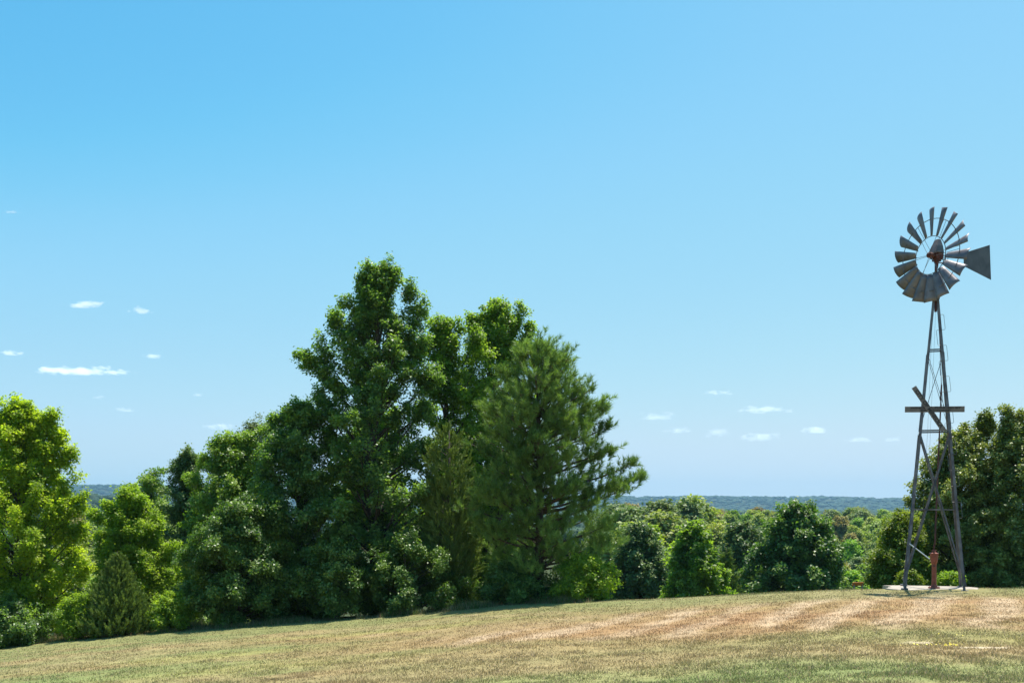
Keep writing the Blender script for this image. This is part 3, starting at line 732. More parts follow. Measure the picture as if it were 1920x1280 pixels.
plant_tree('oak_tree', b, broadleaf(132, H, wl, wr, wl * 1.2, 'round', nl=78, per=26, nleaf=22, size=.125, lobe=.46, extra=ex),
    'oak', 'bark', 'dark olive tree with tall leafy leaders at the right edge of the photo')
Y = 36.0; b, H, wl, wr = dims(1690, 965, 1632, 1750, Y)
ex = ext(b, Y, [(1700, 975, 0, .3), (1675, 1000, 0, .35), (1655, 1040, 0, .35), (1648, 1075, 0, .3)])
plant_tree('olive_green_tree', b, broadleaf(133, H, wl, wr, wl, 'maple', nl=48, per=22, nleaf=22, size=.115, lobe=.40, csig=.12, extra=ex),
    'olive', 'bark', 'low olive-green tree at the left foot of the windmill, before the dark olive tree')
for (sd, px, py, pl, pr_, Y, mt, lab) in [
    (134, 1702, 1092, 1688, 1722, 30.0, 'olive', 'small weedy bush behind the left foot of the windmill'),
    (135, 1782, 1091, 1768, 1796, 30.0, 'maple_green', 'small bright weed bush seen between pump and right tower foot')]:
    b, H, wl, wr = dims(px, py, pl, pr_, Y)
    plant_tree('leafy_bush', b, broadleaf(sd, max(H, .4), wl, wr, wl, 'round', nl=20, per=10, nleaf=16, size=.08, lobe=.18, csig=.08), mt, 'bark', lab, 'bush', crown='foliage')

# ------------------------------------------------------------------ trees beyond the crest
Y = 62; b, H, wl, wr = dims(1495, 952, 1400, 1592, Y)
plant_tree('oak_tree', b, broadleaf(141, H, wl, wr, wl * .9, 'round', nl=120, per=30, nleaf=20, size=.18, lobe=.6, csig=.22),
    'darkshrub', 'bark', 'big round dark green tree beyond the crest, midway between pine and windmill')
Y = 66; b, H, wl, wr = dims(1200, 990, 1140, 1262, Y)
plant_tree('oak_tree', b, broadleaf(142, H, wl, wr, wl, 'round', nl=90, per=28, nleaf=20, size=.18, lobe=.6, csig=.22),
    'bluegreen', 'bark', 'dark blue-green round tree just right of the pine, beyond the crest')
Y = 54; b, H, wl, wr = dims(1302, 992, 1245, 1372, Y)
plant_tree('maple_tree', b, broadleaf(143, H, wl * 1.05, wr, wl, 'maple', nl=66, per=24, nleaf=20, size=.17, lobe=.5, csig=.17),
    'sweetgum_light', 'bark', 'bright green pointed tree beyond the crest, left of the big round dark one')
Y = 70; b, H, wl, wr = dims(1222, 985, 1190, 1250, Y)
plant_tree('maple_tree', b, broadleaf(144, H, wl, wr, wl, 'round', nl=30, per=18, nleaf=20, size=.18, lobe=.5, csig=.18),
    'maple', 'bark', 'yellow-tinged tree top peeping out above the blue-green tree right of the pine')
Y = 56; b, H, wl, wr = dims(1362, 1020, 1335, 1395, Y)
plant_tree('cedar_tree', b, cedar(145, H, wl, wr, wl, sprays=900, k=26, slen=.7, prof='cone', size=.10),
    'cedar', 'bark', 'greyish cedar beside the bright pointed tree beyond the crest')
Y = 80; b, H, wl, wr = dims(1390, 985, 1340, 1440, Y)
plant_tree('oak_tree', b, broadleaf(146, H, wl, wr, wl, 'round', nl=55, per=24, nleaf=20, size=.22, lobe=.9, csig=.26),
    'bluegreen', 'bark', 'dusky blue-green tree in the gap left of the big round dark one')

# prototypes for the wood in the valley
protos = []
WOODLAB = {'wood_a': 'green broad-leaved tree among the valley wood', 'wood_b': 'dusky blue-green tree among the valley wood',
           'wood_c': 'brownish dry-looking tree among the valley wood', 'wood_d': 'bright yellow-green tree among the valley wood'}
for i, (mt, prof, H, w, nm) in enumerate([('wood_a', 'round', 12, 4.4, 'oak_tree'), ('wood_b', 'round', 13, 4.6, 'oak_tree'), ('wood_c', 'column', 12, 3.0, 'elm_tree'),
        ('wood_d', 'maple', 10.5, 3.6, 'maple_tree'), ('wood_a', 'maple', 13, 4.0, 'oak_tree'), ('wood_b', 'cone', 12, 2.8, 'cedar_tree')]):
    parts = broadleaf(200 + i, H, w, w, w, prof, nl=75, per=24, nleaf=9, size=.42, lobe=.85, csig=.42, tintvar=.7)
    protos.append([parts, mt, nm, H, None])
r = RS(77)
cand = []
def add_zone(u0, u1, y0, y1, d0, tries, hs=1.0):
    placed = []
    for _ in range(tries):
        u = r.uniform(u0, u1); Yk = y0 * (y1 / y0) ** r.rand()
        X = u * Yk; dmin = d0 * (0.8 + Yk / 260.0)
        if all((X - a) ** 2 + (Yk - b_) ** 2 > dmin * dmin for a, b_ in placed):
            placed.append((X, Yk))
    return placed
zone = add_zone(0.10, 0.44, 88, 400, 5.6, 3600) + add_zone(-0.46, -0.30, 62, 380, 7.0, 700)
zone.sort(key=lambda p: p[1])
ncopy = 0
for (X, Yk) in zone:
    u = X / Yk
    right = u > 0
    # photo: dusky trees left in the gap, brown ones in its middle and far, green to the right
    wts = [1.0, 0.8, 0.25, 0.30, 1.0, 0.25]
    if right and u < 0.19: wts = [0.8, 1.8, 0.1, 0.3, 0.8, 0.6]
    elif right and 0.19 < u < 0.30 and Yk > 170: wts = [0.8, .3, 2.4, 0.4, 0.8, 0.1]
    elif right and u > .3: wts = [1.6, 1.0, .5, .15, 1.5, .1]
    wts = np.array(wts) / sum(wts); k = r.choice(6, p=wts)
    parts, mt, nm, H0, root = protos[k]
    if root is None:
        root = plant_tree(nm, (0, 0, 0), parts, mt, 'bark', WOODLAB[mt] if k != 5 else 'narrow dusky cedar among the valley wood', 'tree', 'trees of the valley wood')
        protos[k][4] = root; protos[k][0] = None; o = root
    else:
        o = copy_tree(root)
    zb = float(gz(X, Yk))
    # crowns reach towards eye level but not above it
    top = -Yk * (0.050 if Yk < 120 else 0.026 if Yk < 200 else 0.010 if Yk < 300 else .004) * r.uniform(.6, 1.9)
    if right and u > .29 and Yk < 300: top *= 1.7
    if right and u < 0.19 and Yk > 110: top = Yk * r.uniform(-.02, .004)
    s = min(max((top - zb) / H0, 0.55), 1.35)
    o.location = (X, Yk, zb - .2)
    o.rotation_euler = (0, 0, r.uniform(0, 6.28))
    sxy = s * r.uniform(.9, 1.2)
    o.scale = (sxy, sxy, s * r.uniform(.95, 1.05)); ncopy += 1
print('wood trees', ncopy)

# ------------------------------------------------------------------ far forest, one mass
def canopy(seed):
    r = RS(seed)
    ico = bmesh.new(); bmesh.ops.create_icosphere(ico, subdivisions=2, radius=1)
    IV = np.array([v.co[:] for v in ico.verts]); IF = np.array([[v.index for v in f.verts] for f in ico.faces]); ico.free()
    Vs, Fs, Ts = [], [], []; off = 0
    bands = [(390, 800, 950, 5.2), (800, 1500, 1900, 7.5), (1500, 3000, 2600, 12.0), (3000, 4720, 8000, 12.5)]
    for (y0, y1, n, rad) in bands:
        u = r.uniform(-0.60, 0.60, n)
        m_ = (u > 0.05) | (u < -0.27) | (r.rand(n) < 0.35); u = u[m_]; n = len(u)
        Yk = 1 / (1 / y0 + (1 / y1 - 1 / y0) * r.rand(n)); X = u * Yk
        if y1 > 4000: Yk = r.uniform(y0, y1, n); X = u * Yk
        zb = gz(X, Yk)
        R = rad * r.uniform(.65, 1.3, n); h = (9 + 5 * r.rand(n)) * (rad / 9) ** .35
        T = np.clip(.45 + r.normal(0, .22, n), 0, 1)
        nv = len(IV)
        jit = 1 + r.normal(0, .13, (n, nv, 1))
        V = IV[None] * jit * np.stack([R, R, R * (.62 if y1 <= 3000 else .42)], 1)[:, None, :] + np.stack([X, Yk, zb + h * .55], 1)[:, None, :]
        Vs.append(V.reshape(-1, 3)); Fs.append((IF[None] + (np.arange(n) * nv)[:, None, None]).reshape(-1, 3) + off); off += n * nv
        Ts.append(np.clip(np.repeat(T, nv) + r.normal(0, .12, n * nv), 0, 1))
        if y1 <= 3000:     # leafy facets break the outline of the nearer crowns
            kf = 80 if y1 <= 800 else 36 if y1 <= 1500 else 14
            d = unit(r.normal(0, 1, (n * kf, 3))); d[:, 2] = np.abs(d[:, 2]) * .9
            C = np.repeat(np.stack([X, Yk, zb + h * .55], 1), kf, 0) + d * np.repeat(np.stack([R, R, R * .66], 1), kf, 0) * r.uniform(.9, 1.13, (n * kf, 1))
            V2, F2, t2 = leaves_at(C, d, rad * .20, r, tint=np.clip(np.repeat(T, kf) + r.normal(0, .2, n * kf), 0, 1), aspect=1.0)
            Q = F2; tri = np.concatenate([Q[:, [0, 1, 2]], Q[:, [0, 2, 3]]])
            Vs.append(V2); Fs.append(tri + off); off += len(V2); Ts.append(t2)
    return np.concatenate(Vs), np.concatenate(Fs), np.concatenate(Ts)
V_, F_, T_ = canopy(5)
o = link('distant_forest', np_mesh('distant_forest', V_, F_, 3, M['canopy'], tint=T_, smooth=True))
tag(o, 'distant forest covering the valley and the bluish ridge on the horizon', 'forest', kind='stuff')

# ------------------------------------------------------------------ the windmill
mill = empty('windmill', (MX, MY, MZ), ROT)
mill.rotation_euler = (0, math.radians(0.45), ROT)
tag(mill, 'grey galvanised farm windmill with many-bladed wheel and tail on a lattice tower', 'windmill')
HB = 0.727
def half(z): return HB - (HB - 0.085) * z / 7.46
def corner(sx, sy, z): h = half(z); return Vector((sx * h, sy * h, z))
for sx in (-1, 1):
    for sy in (-1, 1):
        mb = MB(); mb.angle(corner(sx, sy, -0.05), corner(sx, sy, 7.62), 0.062, 0.008, (-sx, 0, 0), (0, -sy, 0))
        mb.box(corner(sx, sy, 0.012) + Vector((-sx * .02, -sy * .02, 0)), (.17, .17, .024))
        for k in (2.03, 4.07, 6.18):
            for q in (-.05, .05):
                mb.tube([corner(sx, sy, k + q) + Vector((-sx * .035, -sy * -.001, 0)), corner(sx, sy, k + q) + Vector((-sx * .035, sy * .014, 0))], .009, 6)
        mb.build('leg', M['galv'], mill)
# horizontal girts
for z, w in ((2.03, .035), (4.07, .038), (6.18, .034)):
    for (a, b_) in (((-1, -1), (1, -1)), ((-1, 1), (1, 1)), ((-1, -1), (-1, 1)), ((1, -1), (1, 1))):
        mb = MB(); p0, p1 = corner(*a, z), corner(*b_, z)
        nrm = Vector((0, a[1], 0)) if a[1] == b_[1] else Vector((a[0], 0, 0))
        inset = nrm * -.012; dd = (p1 - p0).normalized() * .01
        mb.angle(p0 + inset + dd, p1 + inset - dd, w, .006, -nrm, (0, 0, 1)); mb.build('girt', M['galv'], mill)
# big diagonals below, thin rods above
for sy in (-1, 1):
    for s in (-1, 1):
        mb = MB(); p0, p1 = corner(-s, sy, 4.02), corner(s, sy, 0.12)
        oy = Vector((0, sy * (.010 if s > 0 else .020), 0))
        mb.angle(p0 + oy, p1 + oy, .038, .006, (s, 0, .6), (0, sy, 0)); mb.build('diagonal_brace', M['galv'], mill)
        mb = MB(); mb.tube([corner(-s, sy, 6.12) + Vector((0, sy * .004 * s, 0)), corner(s, sy, 4.12) + Vector((0, sy * .004 * s, 0))], .0065, 5); mb.build('brace_rod', M['galv'], mill)
for sx in (-1, 1):
    for s in (-1, 1):
        mb = MB(); p0, p1 = corner(sx, -s, 4.02), corner(sx, s, 0.12); ox = Vector((sx * (.008 if s > 0 else .016), 0, 0))
        mb.angle(p0 + ox, p1 + ox, .034, .005, (0, s, .6), (-sx, 0, 0)); mb.build('diagonal_brace', M['galv'], mill)
        mb = MB(); mb.tube([corner(sx, -s, 6.12) + ox * .5, corner(sx, s, 4.12) + ox * .5], .0065, 5); mb.build('brace_rod', M['galv'], mill)
# climbing steps on the right front leg
zt = 7.10
for k in range(13):
    z0 = zt - k * .405; z1 = z0 - .40; sd = 1 if k % 2 == 0 else -1
    a, b_ = corner(1, -1, z0), corner(1, -1, z1); e = .105 * sd
    f = Vector((-.03, -.012, 0))
    mb = MB(); mb.tube([a + f, a + f + Vector((e * .9, 0, 0)), a + f + Vector((e, 0, -.03)), b_ + f + Vector((e, 0, .03)), b_ + f + Vector((e * .9, 0, 0)), b_ + f], .0055, 5)
    mb.build('climbing_step', M['galv'], mill)
# tower cap, mast
mb = MB(); mb.lathe([(.03, 7.2), (.034, 7.25), (.034, 8.45), (.03, 8.5)], (0, 0, 0), 12); mb.build('mast', M['dark_rod'], mill, smooth=False)
mb = MB(); mb.box((0, 0, 7.56), (.19, .19, .05)); mb.lathe([(.07, 0), (.085, .02), (.06, .12), (.04, .16)], (0, 0, 7.58), 14); mb.build('tower_cap', M['rust'], mill)
# pump rod and furl wires
mb = MB(); mb.tube([(0.12, .02, 4.9), (0.155, .0, 5.35)], .010, 6); mb.tube([(.03, 0, 1.14), (.09, 0, 3.2), (0.16, .0, 5.30)], [.020, .020, .016], 8); mb.tube([(0.155, 0, 5.28), (0.02, 0, 8.4)], .008, 5)
mb.build('pump_rod', M['dark_rod'], mill)
mb = MB(); mb.tube([(-.06, -.05, 7.7), (-.17, -.20, 4.2), (-.30, -.3, 1.3)], .0035, 4); mb.tube([(.02, .1, 7.7), (-.13, .15, 3.0)], .0035, 4); mb.build('furl_wire', M['galv'], mill)
mb = MB(); mb.tube([(-.60, -.62, 1.17), (-.12, -.70, .79)], .014, 8); mb.build('furl_lever', M['bright_steel'], mill)

# head: local frame at the hub; +A points from the mast to the wheel
AL = math.radians(45)
head = Vector((0, 0, 8.655))
A = Vector((-math.sin(AL), -math.cos(AL), 0)); B = Vector((math.cos(AL), -math.sin(AL), 0)); Zv = Vector((0, 0, 1))
def hp(a, b_, z): return head + A * a + B * b_ + Zv * z
wheel_c = 0.20
def wp(r_, ang, ax=0.0): return hp(wheel_c + ax, 0, 0) + (B * math.cos(ang) + Zv * math.sin(ang)) * r_
mb = MB()
for rr_, rad in ((0.49, .010), (0.93, .010)):
    n = 60; mb.tube([wp(rr_, 2 * math.pi * k / n, 0) for k in range(n + 1)], rad, 6, cap=False)
wheel = mb.build('wheel', M['galv'], mill)
mb = MB()
for k in range(6):
    a0 = 2 * math.pi * k / 6 + math.radians(0)
    for s in (-1, 1):
        mb.tube([wp(.05, a0 + s * .5, .05 * s), wp(.93, a0 + s * .045, .0)], .0055, 5)
mb.build('spoke', M['galv'], wheel)
# parts that repeat round the wheel
BETA = math.radians(26); BJ = RS(3).normal(0, .045, 18)
base_me = None
for k in range(18):
    ang = 2 * math.pi * (k + .5) / 18
    rad = B * math.cos(ang) + Zv * math.sin(ang); tan = -B * math.sin(ang) + Zv * math.cos(ang)
    V = []; ns, nc = 7, 6
    for i in range(ns):
        f = i / (ns - 1); rr_ = .50 + .72 * f; wdt = .155 + .170 * f ** .9; tw = BETA + BJ[k] + math.radians(5) * (1 - f)
        ch = tan * math.cos(tw) + A * (-math.sin(tw))
        nn = rad.cross(ch).normalized()
        for j in range(nc):
            g = j / (nc - 1) - .5
            c_ = (.25 - g * g) * .55 * wdt
            dr = -.03 * (g + .5) * f
            V.append(hp(wheel_c, 0, 0) + rad * (rr_ + dr) + ch * (g * wdt) + nn * (c_ - .03))
    nv = len(V); t_ = .0022
    me_v = V + [v + Vector((0, 0, 0)) for v in V]
    Fc = [(i * nc + j, i * nc + j + 1, (i + 1) * nc + j + 1, (i + 1) * nc + j) for i in range(ns - 1) for j in range(nc - 1)]
    mb = MB(); mb.add(V, Fc)
    o = mb.build('blade', M['blade'], wheel, smooth=True)
    so = o.modifiers.new('thickness', 'SOLIDIFY'); so.thickness = .003
    if k % 1 == 0:
        mb = MB(); mb.box(wp(.93, ang, .0), (.05, .02, .05), Matrix.Rotation(0, 3, 'Z')); mb.build('blade_clip', M['galv'], wheel)
# hub, gearbox, hood
def tubeA(a0, a1, r0, r1=None, b_=0, z=0, n=14):
    m_ = MB(); m_.tube([hp(a0, b_, z), hp(a1, b_, z)], [r0, r1 or r0], n); return m_
mb = MB(); mb.tube([hp(.30, 0, 0), hp(.26, 0, 0), hp(.14, 0, 0), hp(.10, 0, 0)], [.04, .075, .075, .05], 14); mb.tube([hp(.32, 0, 0), hp(.0, 0, 0)], .022, 10)
mb.build('hub', M['rust'], mill, smooth=False)
R3 = Matrix((( -A.x, B.x, 0), (-A.y, B.y, 0), (0, 0, 1)))
mb = MB(); mb.box(hp(-.03, 0, .01), (.26, .20, .17), R3); mb.box(hp(-.02, 0, -.10), (.18, .14, .08), R3)
mb.tube([hp(-.02, .11, .03), hp(-.02, -.11, .03)], .075, 12); mb.tube([hp(-.02, 0, -.32), hp(-.02, 0, -.12)], [.035, .06], 10)
mb.tube([hp(-.02, -.02, -.16), hp(-.42, -.02, -.14)], .014, 6); mb.tube([hp(-.36, -.02, -.16), hp(-.36, -.02, .0)], .012, 6)
mb.tube([hp(.02, .09, .06), hp(.09, .05, .13), hp(.06, -.04, .14)], .012, 6)
mb.build('gearbox', M['rust'], mill, bevel=0)
mb = MB()
def ring4(z, a0, a1, w): return [hp(a0, -w, z), hp(a1, -w, z), hp(a1, w, z), hp(a0, w, z)]
q = ring4(.07, .15, -.15, .13) + ring4(.26, .07, -.14, .10) + ring4(.44, -.02, -.12, .045)
mb.add(q, [(0, 1, 5, 4), (1, 2, 6, 5), (2, 3, 7, 6), (3, 0, 4, 7), (4, 5, 9, 8), (5, 6, 10, 9), (6, 7, 11, 10), (7, 4, 8, 11), (8, 9, 10, 11), (3, 2, 1, 0)])
mb.build('hood', M['vane'], mill, bevel=.006)
# tail
mb = MB()
for (z0, z1) in ((.03, .40), (-.06, -.30)):
    mb.tube([hp(-.12, 0, z0), hp(-.95, 0, z0 * .3 + z1 * .28), hp(-1.92, 0, z1)], [.014, .013, .010], 6)
mb.tube([hp(-.42, 0, .06), hp(-.42, 0, -.10)], .008, 6); mb.tube([hp(-.40, 0, -.13), hp(-.95, 0, -.13)], .010, 6)
mb.build('tail_arm', M['galv'], mill)
mb = MB(); pts = [(-.93, .165), (-.98, .02), (-.99, -.16), (-1.99, -.42), (-1.93, .50)]
n = len(pts); fr = [hp(a, .016, z) for a, z in pts]; bk = [hp(a, .012, z) for a, z in pts]
mb.add(fr + bk, [tuple(range(n)), tuple(range(2 * n - 1, n - 1, -1))] + [(i, (i + 1) % n, n + (i + 1) % n, n + i) for i in range(n)])
for i in range(n):
    a_, c_ = pts[i], pts[(i + 1) % n]; mb.tube([hp(a_[0], .014, a_[1]), hp(c_[0], .014, c_[1])], .006, 5)
mb.build('tail_vane', M['vane'], mill)

# ------------------------------------------------------------------ sign boards on the tower
def lettering(txt, size, mat, parent, loc, spacing=1.0, squash=1.0, extr=.0015, wide=None):
    cu = bpy.data.curves.new('lettering', 'FONT'); cu.body = txt; cu.size = size; cu.align_x = 'CENTER'; cu.align_y = 'CENTER'
    cu.extrude = extr; cu.space_character = spacing; cu.offset = 0.004; cu.resolution_u = 3
    tmp = bpy.data.objects.new('lettering_curve', cu); col.objects.link(tmp)
    bpy.context.view_layer.update()
    dg = bpy.context.evaluated_depsgraph_get()
    me = bpy.data.meshes.new_from_object(tmp.evaluated_get(dg))
    bpy.data.objects.remove(tmp); bpy.data.curves.remove(cu)
    me.materials.clear(); me.materials.append(mat)
    xs = [v.co.x for v in me.vertices]; k = (wide / (max(xs) - min(xs))) if wide else 1
    for v in me.vertices: v.co = Vector((v.co.x * k, v.co.y * squash, v.co.z))
    o = link('lettering', me, parent); o.location = loc; o.rotation_euler = (math.pi / 2, 0, 0)
    return o
def sign(label, cx, cz, length, hgt, tilt, dy, lines):
    # placed against the tower's front face (tower frame -> world)
    R_ = Matrix.Rotation(ROT, 3, 'Z')
    wloc = Vector((MX, MY, MZ)) + R_ @ Vector((cx, -half(cz) - dy, cz))
    root = empty('sign_board', wloc)
    root.rotation_mode = 'XYZ'
    E = (Matrix.Rotation(ROT, 3, 'Z') @ Matrix.Rotation(tilt, 3, 'Y')).to_euler('XYZ'); root.rotation_euler = E
    mb = MB(); mb.box((0, 0, 0), (length, .026, hgt)); mb.build('board', M['plank'], root, bevel=.003)
    mb = MB()
    for sx in (-.44, .44): mb.tube([(sx * length * .9, -.0135, 0), (sx * length * .9, -.019, 0)], .009, 8)
    mb.build('bolt', M['galv'], root)
    for (t, s, x, z, w, sq) in lines: lettering(t, s, M['letter'], root, (x, -.0150, z), wide=w, squash=sq)
    tag(root, label, 'sign'); return root
zc = (1103.5 - 771) / 71.8
sign('level weathered sign board reading WINDMILL FUNDED BY SWEPCO/AEP across the tower', 0.015, zc, 1.42, .150, math.radians(1.6), .022,
     [('WINDMILL FUNDED BY', .084, 0.02, .035, 1.22, .82), ('SWEPCO/AEP', .084, 0.02, -.033, .72, .82)])
sign('slanting weathered sign board reading CITY OF MINEOLA crossing the level board', -0.12, (1103.5 - 770) / 71.8, 1.36, .125, math.radians(58), .052,
     [('CITY OF MINEOLA', .125, 0.0, .0, 1.16, .95)])

# ------------------------------------------------------------------ pump
R_ = Matrix.Rotation(ROT, 3, 'Z')
pw = Vector((MX, MY, MZ)) + R_ @ Vector((.02, -.0, .0))
pump = empty('water_pump', pw, ROT)
tag(pump, 'rust-red cast iron well pump standing on the pad under the windmill', 'pump')
mb = MB(); mb.lathe([(.14, .0), (.145, .012), (.14, .03), (.085, .04), (.068, .09)], (0, 0, 0), 18); mb.build('base_flange', M['red_paint'], pump)
mb = MB(); mb.lathe([(.062, .08), (.058, .3), (.060, .60), (.064, .63)], (0, 0, 0), 18); mb.build('column', M['red_paint'], pump)
mb = MB(); mb.lathe([(.064, .625), (.075, .66), (.096, .74), (.102, .86), (.104, .885), (.112, .89), (.112, .91), (.06, .925), (.045, .96)], (0, 0, 0), 18); mb.build('cylinder_head', M['red_paint'], pump)
mb = MB(); mb.tube([(0, -.06, .58), (0, -.085, .58)], .028, 12); mb.build('spout', M['dark_rod'], pump)
mb = MB(); mb.tube([(0, 0, .93), (0, 0, 1.13)], .016, 8); mb.tube([(-.05, 0, .92), (-.05, 0, .99)], .012, 6); mb.tube([(.05, 0, .92), (.05, 0, .99)], .012, 6); mb.tube([(-.06, 0, .985), (.06, 0, .985)], .014, 6); mb.tube([(-.02, 0, 1.06), (.03, -.01, 1.14)], .012, 6)
mb.build('rod_clamp', M['rust'], pump)
mb = MB()
for s in (-1, 1):
    for (x, z) in ((.095, .90), (.115, .035)): mb.tube([(s * x, -.03, z), (s * x, -.03, z + .025)], .010, 6)
mb.build('bolt', M['bright_steel'], pump)

# pad
mb = MB(); r = RS(4)
ring = []
for k in range(44):
    t = 2 * math.pi * k / 44; cx, cy = math.cos(t), math.sin(t)
    e = (abs(cx) ** 5 + abs(cy) ** 5) ** (-1 / 5)
    ring.append((1.12 * cx * e * (1 + .06 * r.normal()) + .0, .84 * cy * e * (1 + .05 * r.normal())))
mb.add([(x, y, -.004) for x, y in ring] + [(x * 1.03, y * 1.03, -.20) for x, y in ring], [tuple(range(44))] + [(i, (i + 1) % 44, 44 + (i + 1) % 44, 44 + i) for i in range(44)])
o = mb.build('concrete_pad', M['concrete']); o.location = (MX, MY, MZ); o.rotation_euler = (0, 0, ROT); tag(o, kind='structure')

# orange plank on pale legs past the crest
Y = 38.0; top = P(1609, 1095, Y); g = GP(1609, Y)
top.z += .07; root = empty('barricade', (top.x, Y, g.z)); tag(root, 'small orange plank barricade on pale legs past the crest left of the windmill', 'barricade')
hb = top.z - g.z
mb = MB(); mb.box((0, 0, hb - .055), (.44, .03, .13)); mb.build('plank', M['orange'], root, bevel=.004)
for s in (-1, 1):
    for q in (-1, 1):
        mb = MB(); mb.tube([(s * .15, q * .03, hb - .06), (s * .18, q * .22, -.05)], .022, 4); mb.build('leg', M['pale_wood'], root)

# yellow flowers in the right foreground
r = RS(12); V = []; Fq = []
for (px, py, n, sx, sy) in ((1755, 1213, 10, .22, .05), (1783, 1213, 16, .07, .03), (1790, 1194, 3, .2, .05)):
    cx, cy = ground_hit(px, py)
    for _ in range(n):
        x, y = cx + r.normal() * sx, cy + r.normal() * sy; z = float(gz(x, y)) + r.uniform(.03, .06); s = r.uniform(.008, .015)
        nrm = Vector((r.normal() * .4, -.5 + r.normal() * .4, 1)).normalized(); a_ = nrm.orthogonal().normalized(); b_ = nrm.cross(a_)
        o0 = len(V)
        for k in range(6): V.append(Vector((x, y, z)) + (a_ * math.cos(k * math.pi / 3) + b_ * math.sin(k * math.pi / 3)) * s)
        Fq.append(tuple(range(o0, o0 + 6)))
me = bpy.data.meshes.new('yellow_flowers'); me.from_pydata(V, [], Fq); me.materials.append(M['flower'])
tag(link('yellow_flowers', me), 'scatter of tiny yellow flowers in the grass at lower right', 'flowers', kind='stuff')

# ------------------------------------------------------------------ air
bm = bmesh.new(); bmesh.ops.create_cube(bm, size=1)
for v in bm.verts:
    v.co.x *= 12400; v.co.y = 2800 + v.co.y * 6600; v.co.z = 50 + v.co.z * 200
me = bpy.data.meshes.new('haze'); bm.to_mesh(me); bm.free()
m, nt, out = nodes('haze_air'); pv = N(nt, 'ShaderNodeVolumePrincipled')
pv.inputs['Color'].default_value = (0.36, 0.62, 0.86, 1); pv.inputs['Density'].default_value = 0.00010; pv.inputs['Anisotropy'].default_value = 0.2
nt.links.new(pv.outputs[0], out.inputs['Volume']); me.materials.append(m)
tag(link('haze', me), 'thin summer haze over the valley', 'haze', kind='stuff')

# ------------------------------------------------------------------ clouds
def cloud_mat(dens, seed, sx, sz):
    m, nt, out = nodes('cloud_vapour'); L = nt.links.new
    pv = N(nt, 'ShaderNodeVolumePrincipled'); pv.inputs['Color'].default_value = (1, 1, 1, 1); pv.inputs['Anisotropy'].default_value = 0.0
    tc = N(nt, 'ShaderNodeTexCoord'); ln = N(nt, 'ShaderNodeVectorMath', operation='LENGTH'); L(tc.outputs['Object'], ln.inputs[0])
    mp = N(nt, 'ShaderNodeMapping'); mp.inputs['Scale'].default_value = (sx, 1.2, sz); mp.inputs['Location'].default_value = (seed * 3.7, seed * 1.3, 0)
    L(tc.outputs['Object'], mp.inputs[0])
    no = N(nt, 'ShaderNodeTexNoise'); no.inputs['Scale'].default_value = 1.0; no.inputs['Detail'].default_value = 4; no.inputs['Roughness'].default_value = .55; L(mp.outputs[0], no.inputs['Vector'])
    a = N(nt, 'ShaderNodeMapRange'); a.inputs[1].default_value = 0.25; a.inputs[2].default_value = 1.0; a.inputs[3].default_value = 0.30; a.inputs[4].default_value = -0.55; L(ln.outputs['Value'], a.inputs[0])
    g_ = N(nt, 'ShaderNodeMath', operation='MULTIPLY_ADD'); g_.inputs[1].default_value = 2.6; g_.inputs[2].default_value = -0.8; L(no.outputs['Fac'], g_.inputs[0])
    s_ = N(nt, 'ShaderNodeMath', operation='ADD'); L(a.outputs[0], s_.inputs[0]); L(g_.outputs[0], s_.inputs[1])
    b = N(nt, 'ShaderNodeMapRange'); b.inputs[1].default_value = 0.40; b.inputs[2].default_value = 1.1; b.inputs[3].default_value = 0; b.inputs[4].default_value = dens; L(s_.outputs[0], b.inputs[0])
    L(b.outputs[0], pv.inputs['Density']); L(pv.outputs[0], out.inputs['Volume']); m.cycles.volume_step_rate = 0.6 if hasattr(m, 'cycles') else 1
    return m
CL = [  # centre, size, optical thickness, label
 # px, py, width, height, thickness (optical), label
 (157, 571, 62, 15, 1.9, 'brightest small cloud, upper one of the left pair'), (266, 582, 42, 15, 1.6, 'small cloud to the right of the brightest left one'),
 (22, 662, 38, 11, 1.6, 'small flat cloud at the left edge above the bright tree'), (144, 696, 158, 15, 1.7, 'long flat cloud low on the left, widest of all'),
 (288, 668, 40, 9, .8, 'tiny faint cloud right of and above the long flat one'), (186, 745, 20, 8, .6, 'faint speck of cloud just under the long flat one'),
 (236, 768, 38, 10, .5, 'faint smudge of cloud above the distant left ridge'), (372, 740, 22, 8, .6, 'faint speck of cloud above the narrow blue-green tree'),
 (408, 800, 70, 12, .5, 'faint veil of cloud left of the shoulder of the middle clump'),
 (1349, 736, 56, 10, .6, 'faint thin cloud highest in the sky between pine and windmill'), (1435, 769, 84, 15, 1.1, 'flat cloud in the middle of the sky between pine and windmill'),
 (1232, 780, 64, 18, .9, 'soft cloud just right of the pine top'), (1272, 806, 50, 14, .8, 'small cloud below the soft one right of the pine'),
 (1345, 813, 46, 20, 1.1, 'puffy cloud left of the low bright cloud'), (1422, 820, 66, 18, 1.4, 'low bright cloud midway between pine and windmill'),
 (1530, 806, 62, 15, 1.2, 'flat bright cloud left of the slanting sign board'), (1610, 825, 52, 11, .6, 'faint cloud to the lower right of the flat bright one'),
 (1676, 823, 36, 13, .8, 'small cloud just left of the windmill tower'), (1740, 765, 36, 12, 1.2, 'small cloud seen behind the sign boards'),
 (1800, 800, 46, 22, 1.0, 'cloud behind the tower above the dark olive tree'), (20, 398, 30, 7, .5, 'faint wisp of cloud high at the left edge'), (500, 1, 1, 1, 0, '')]
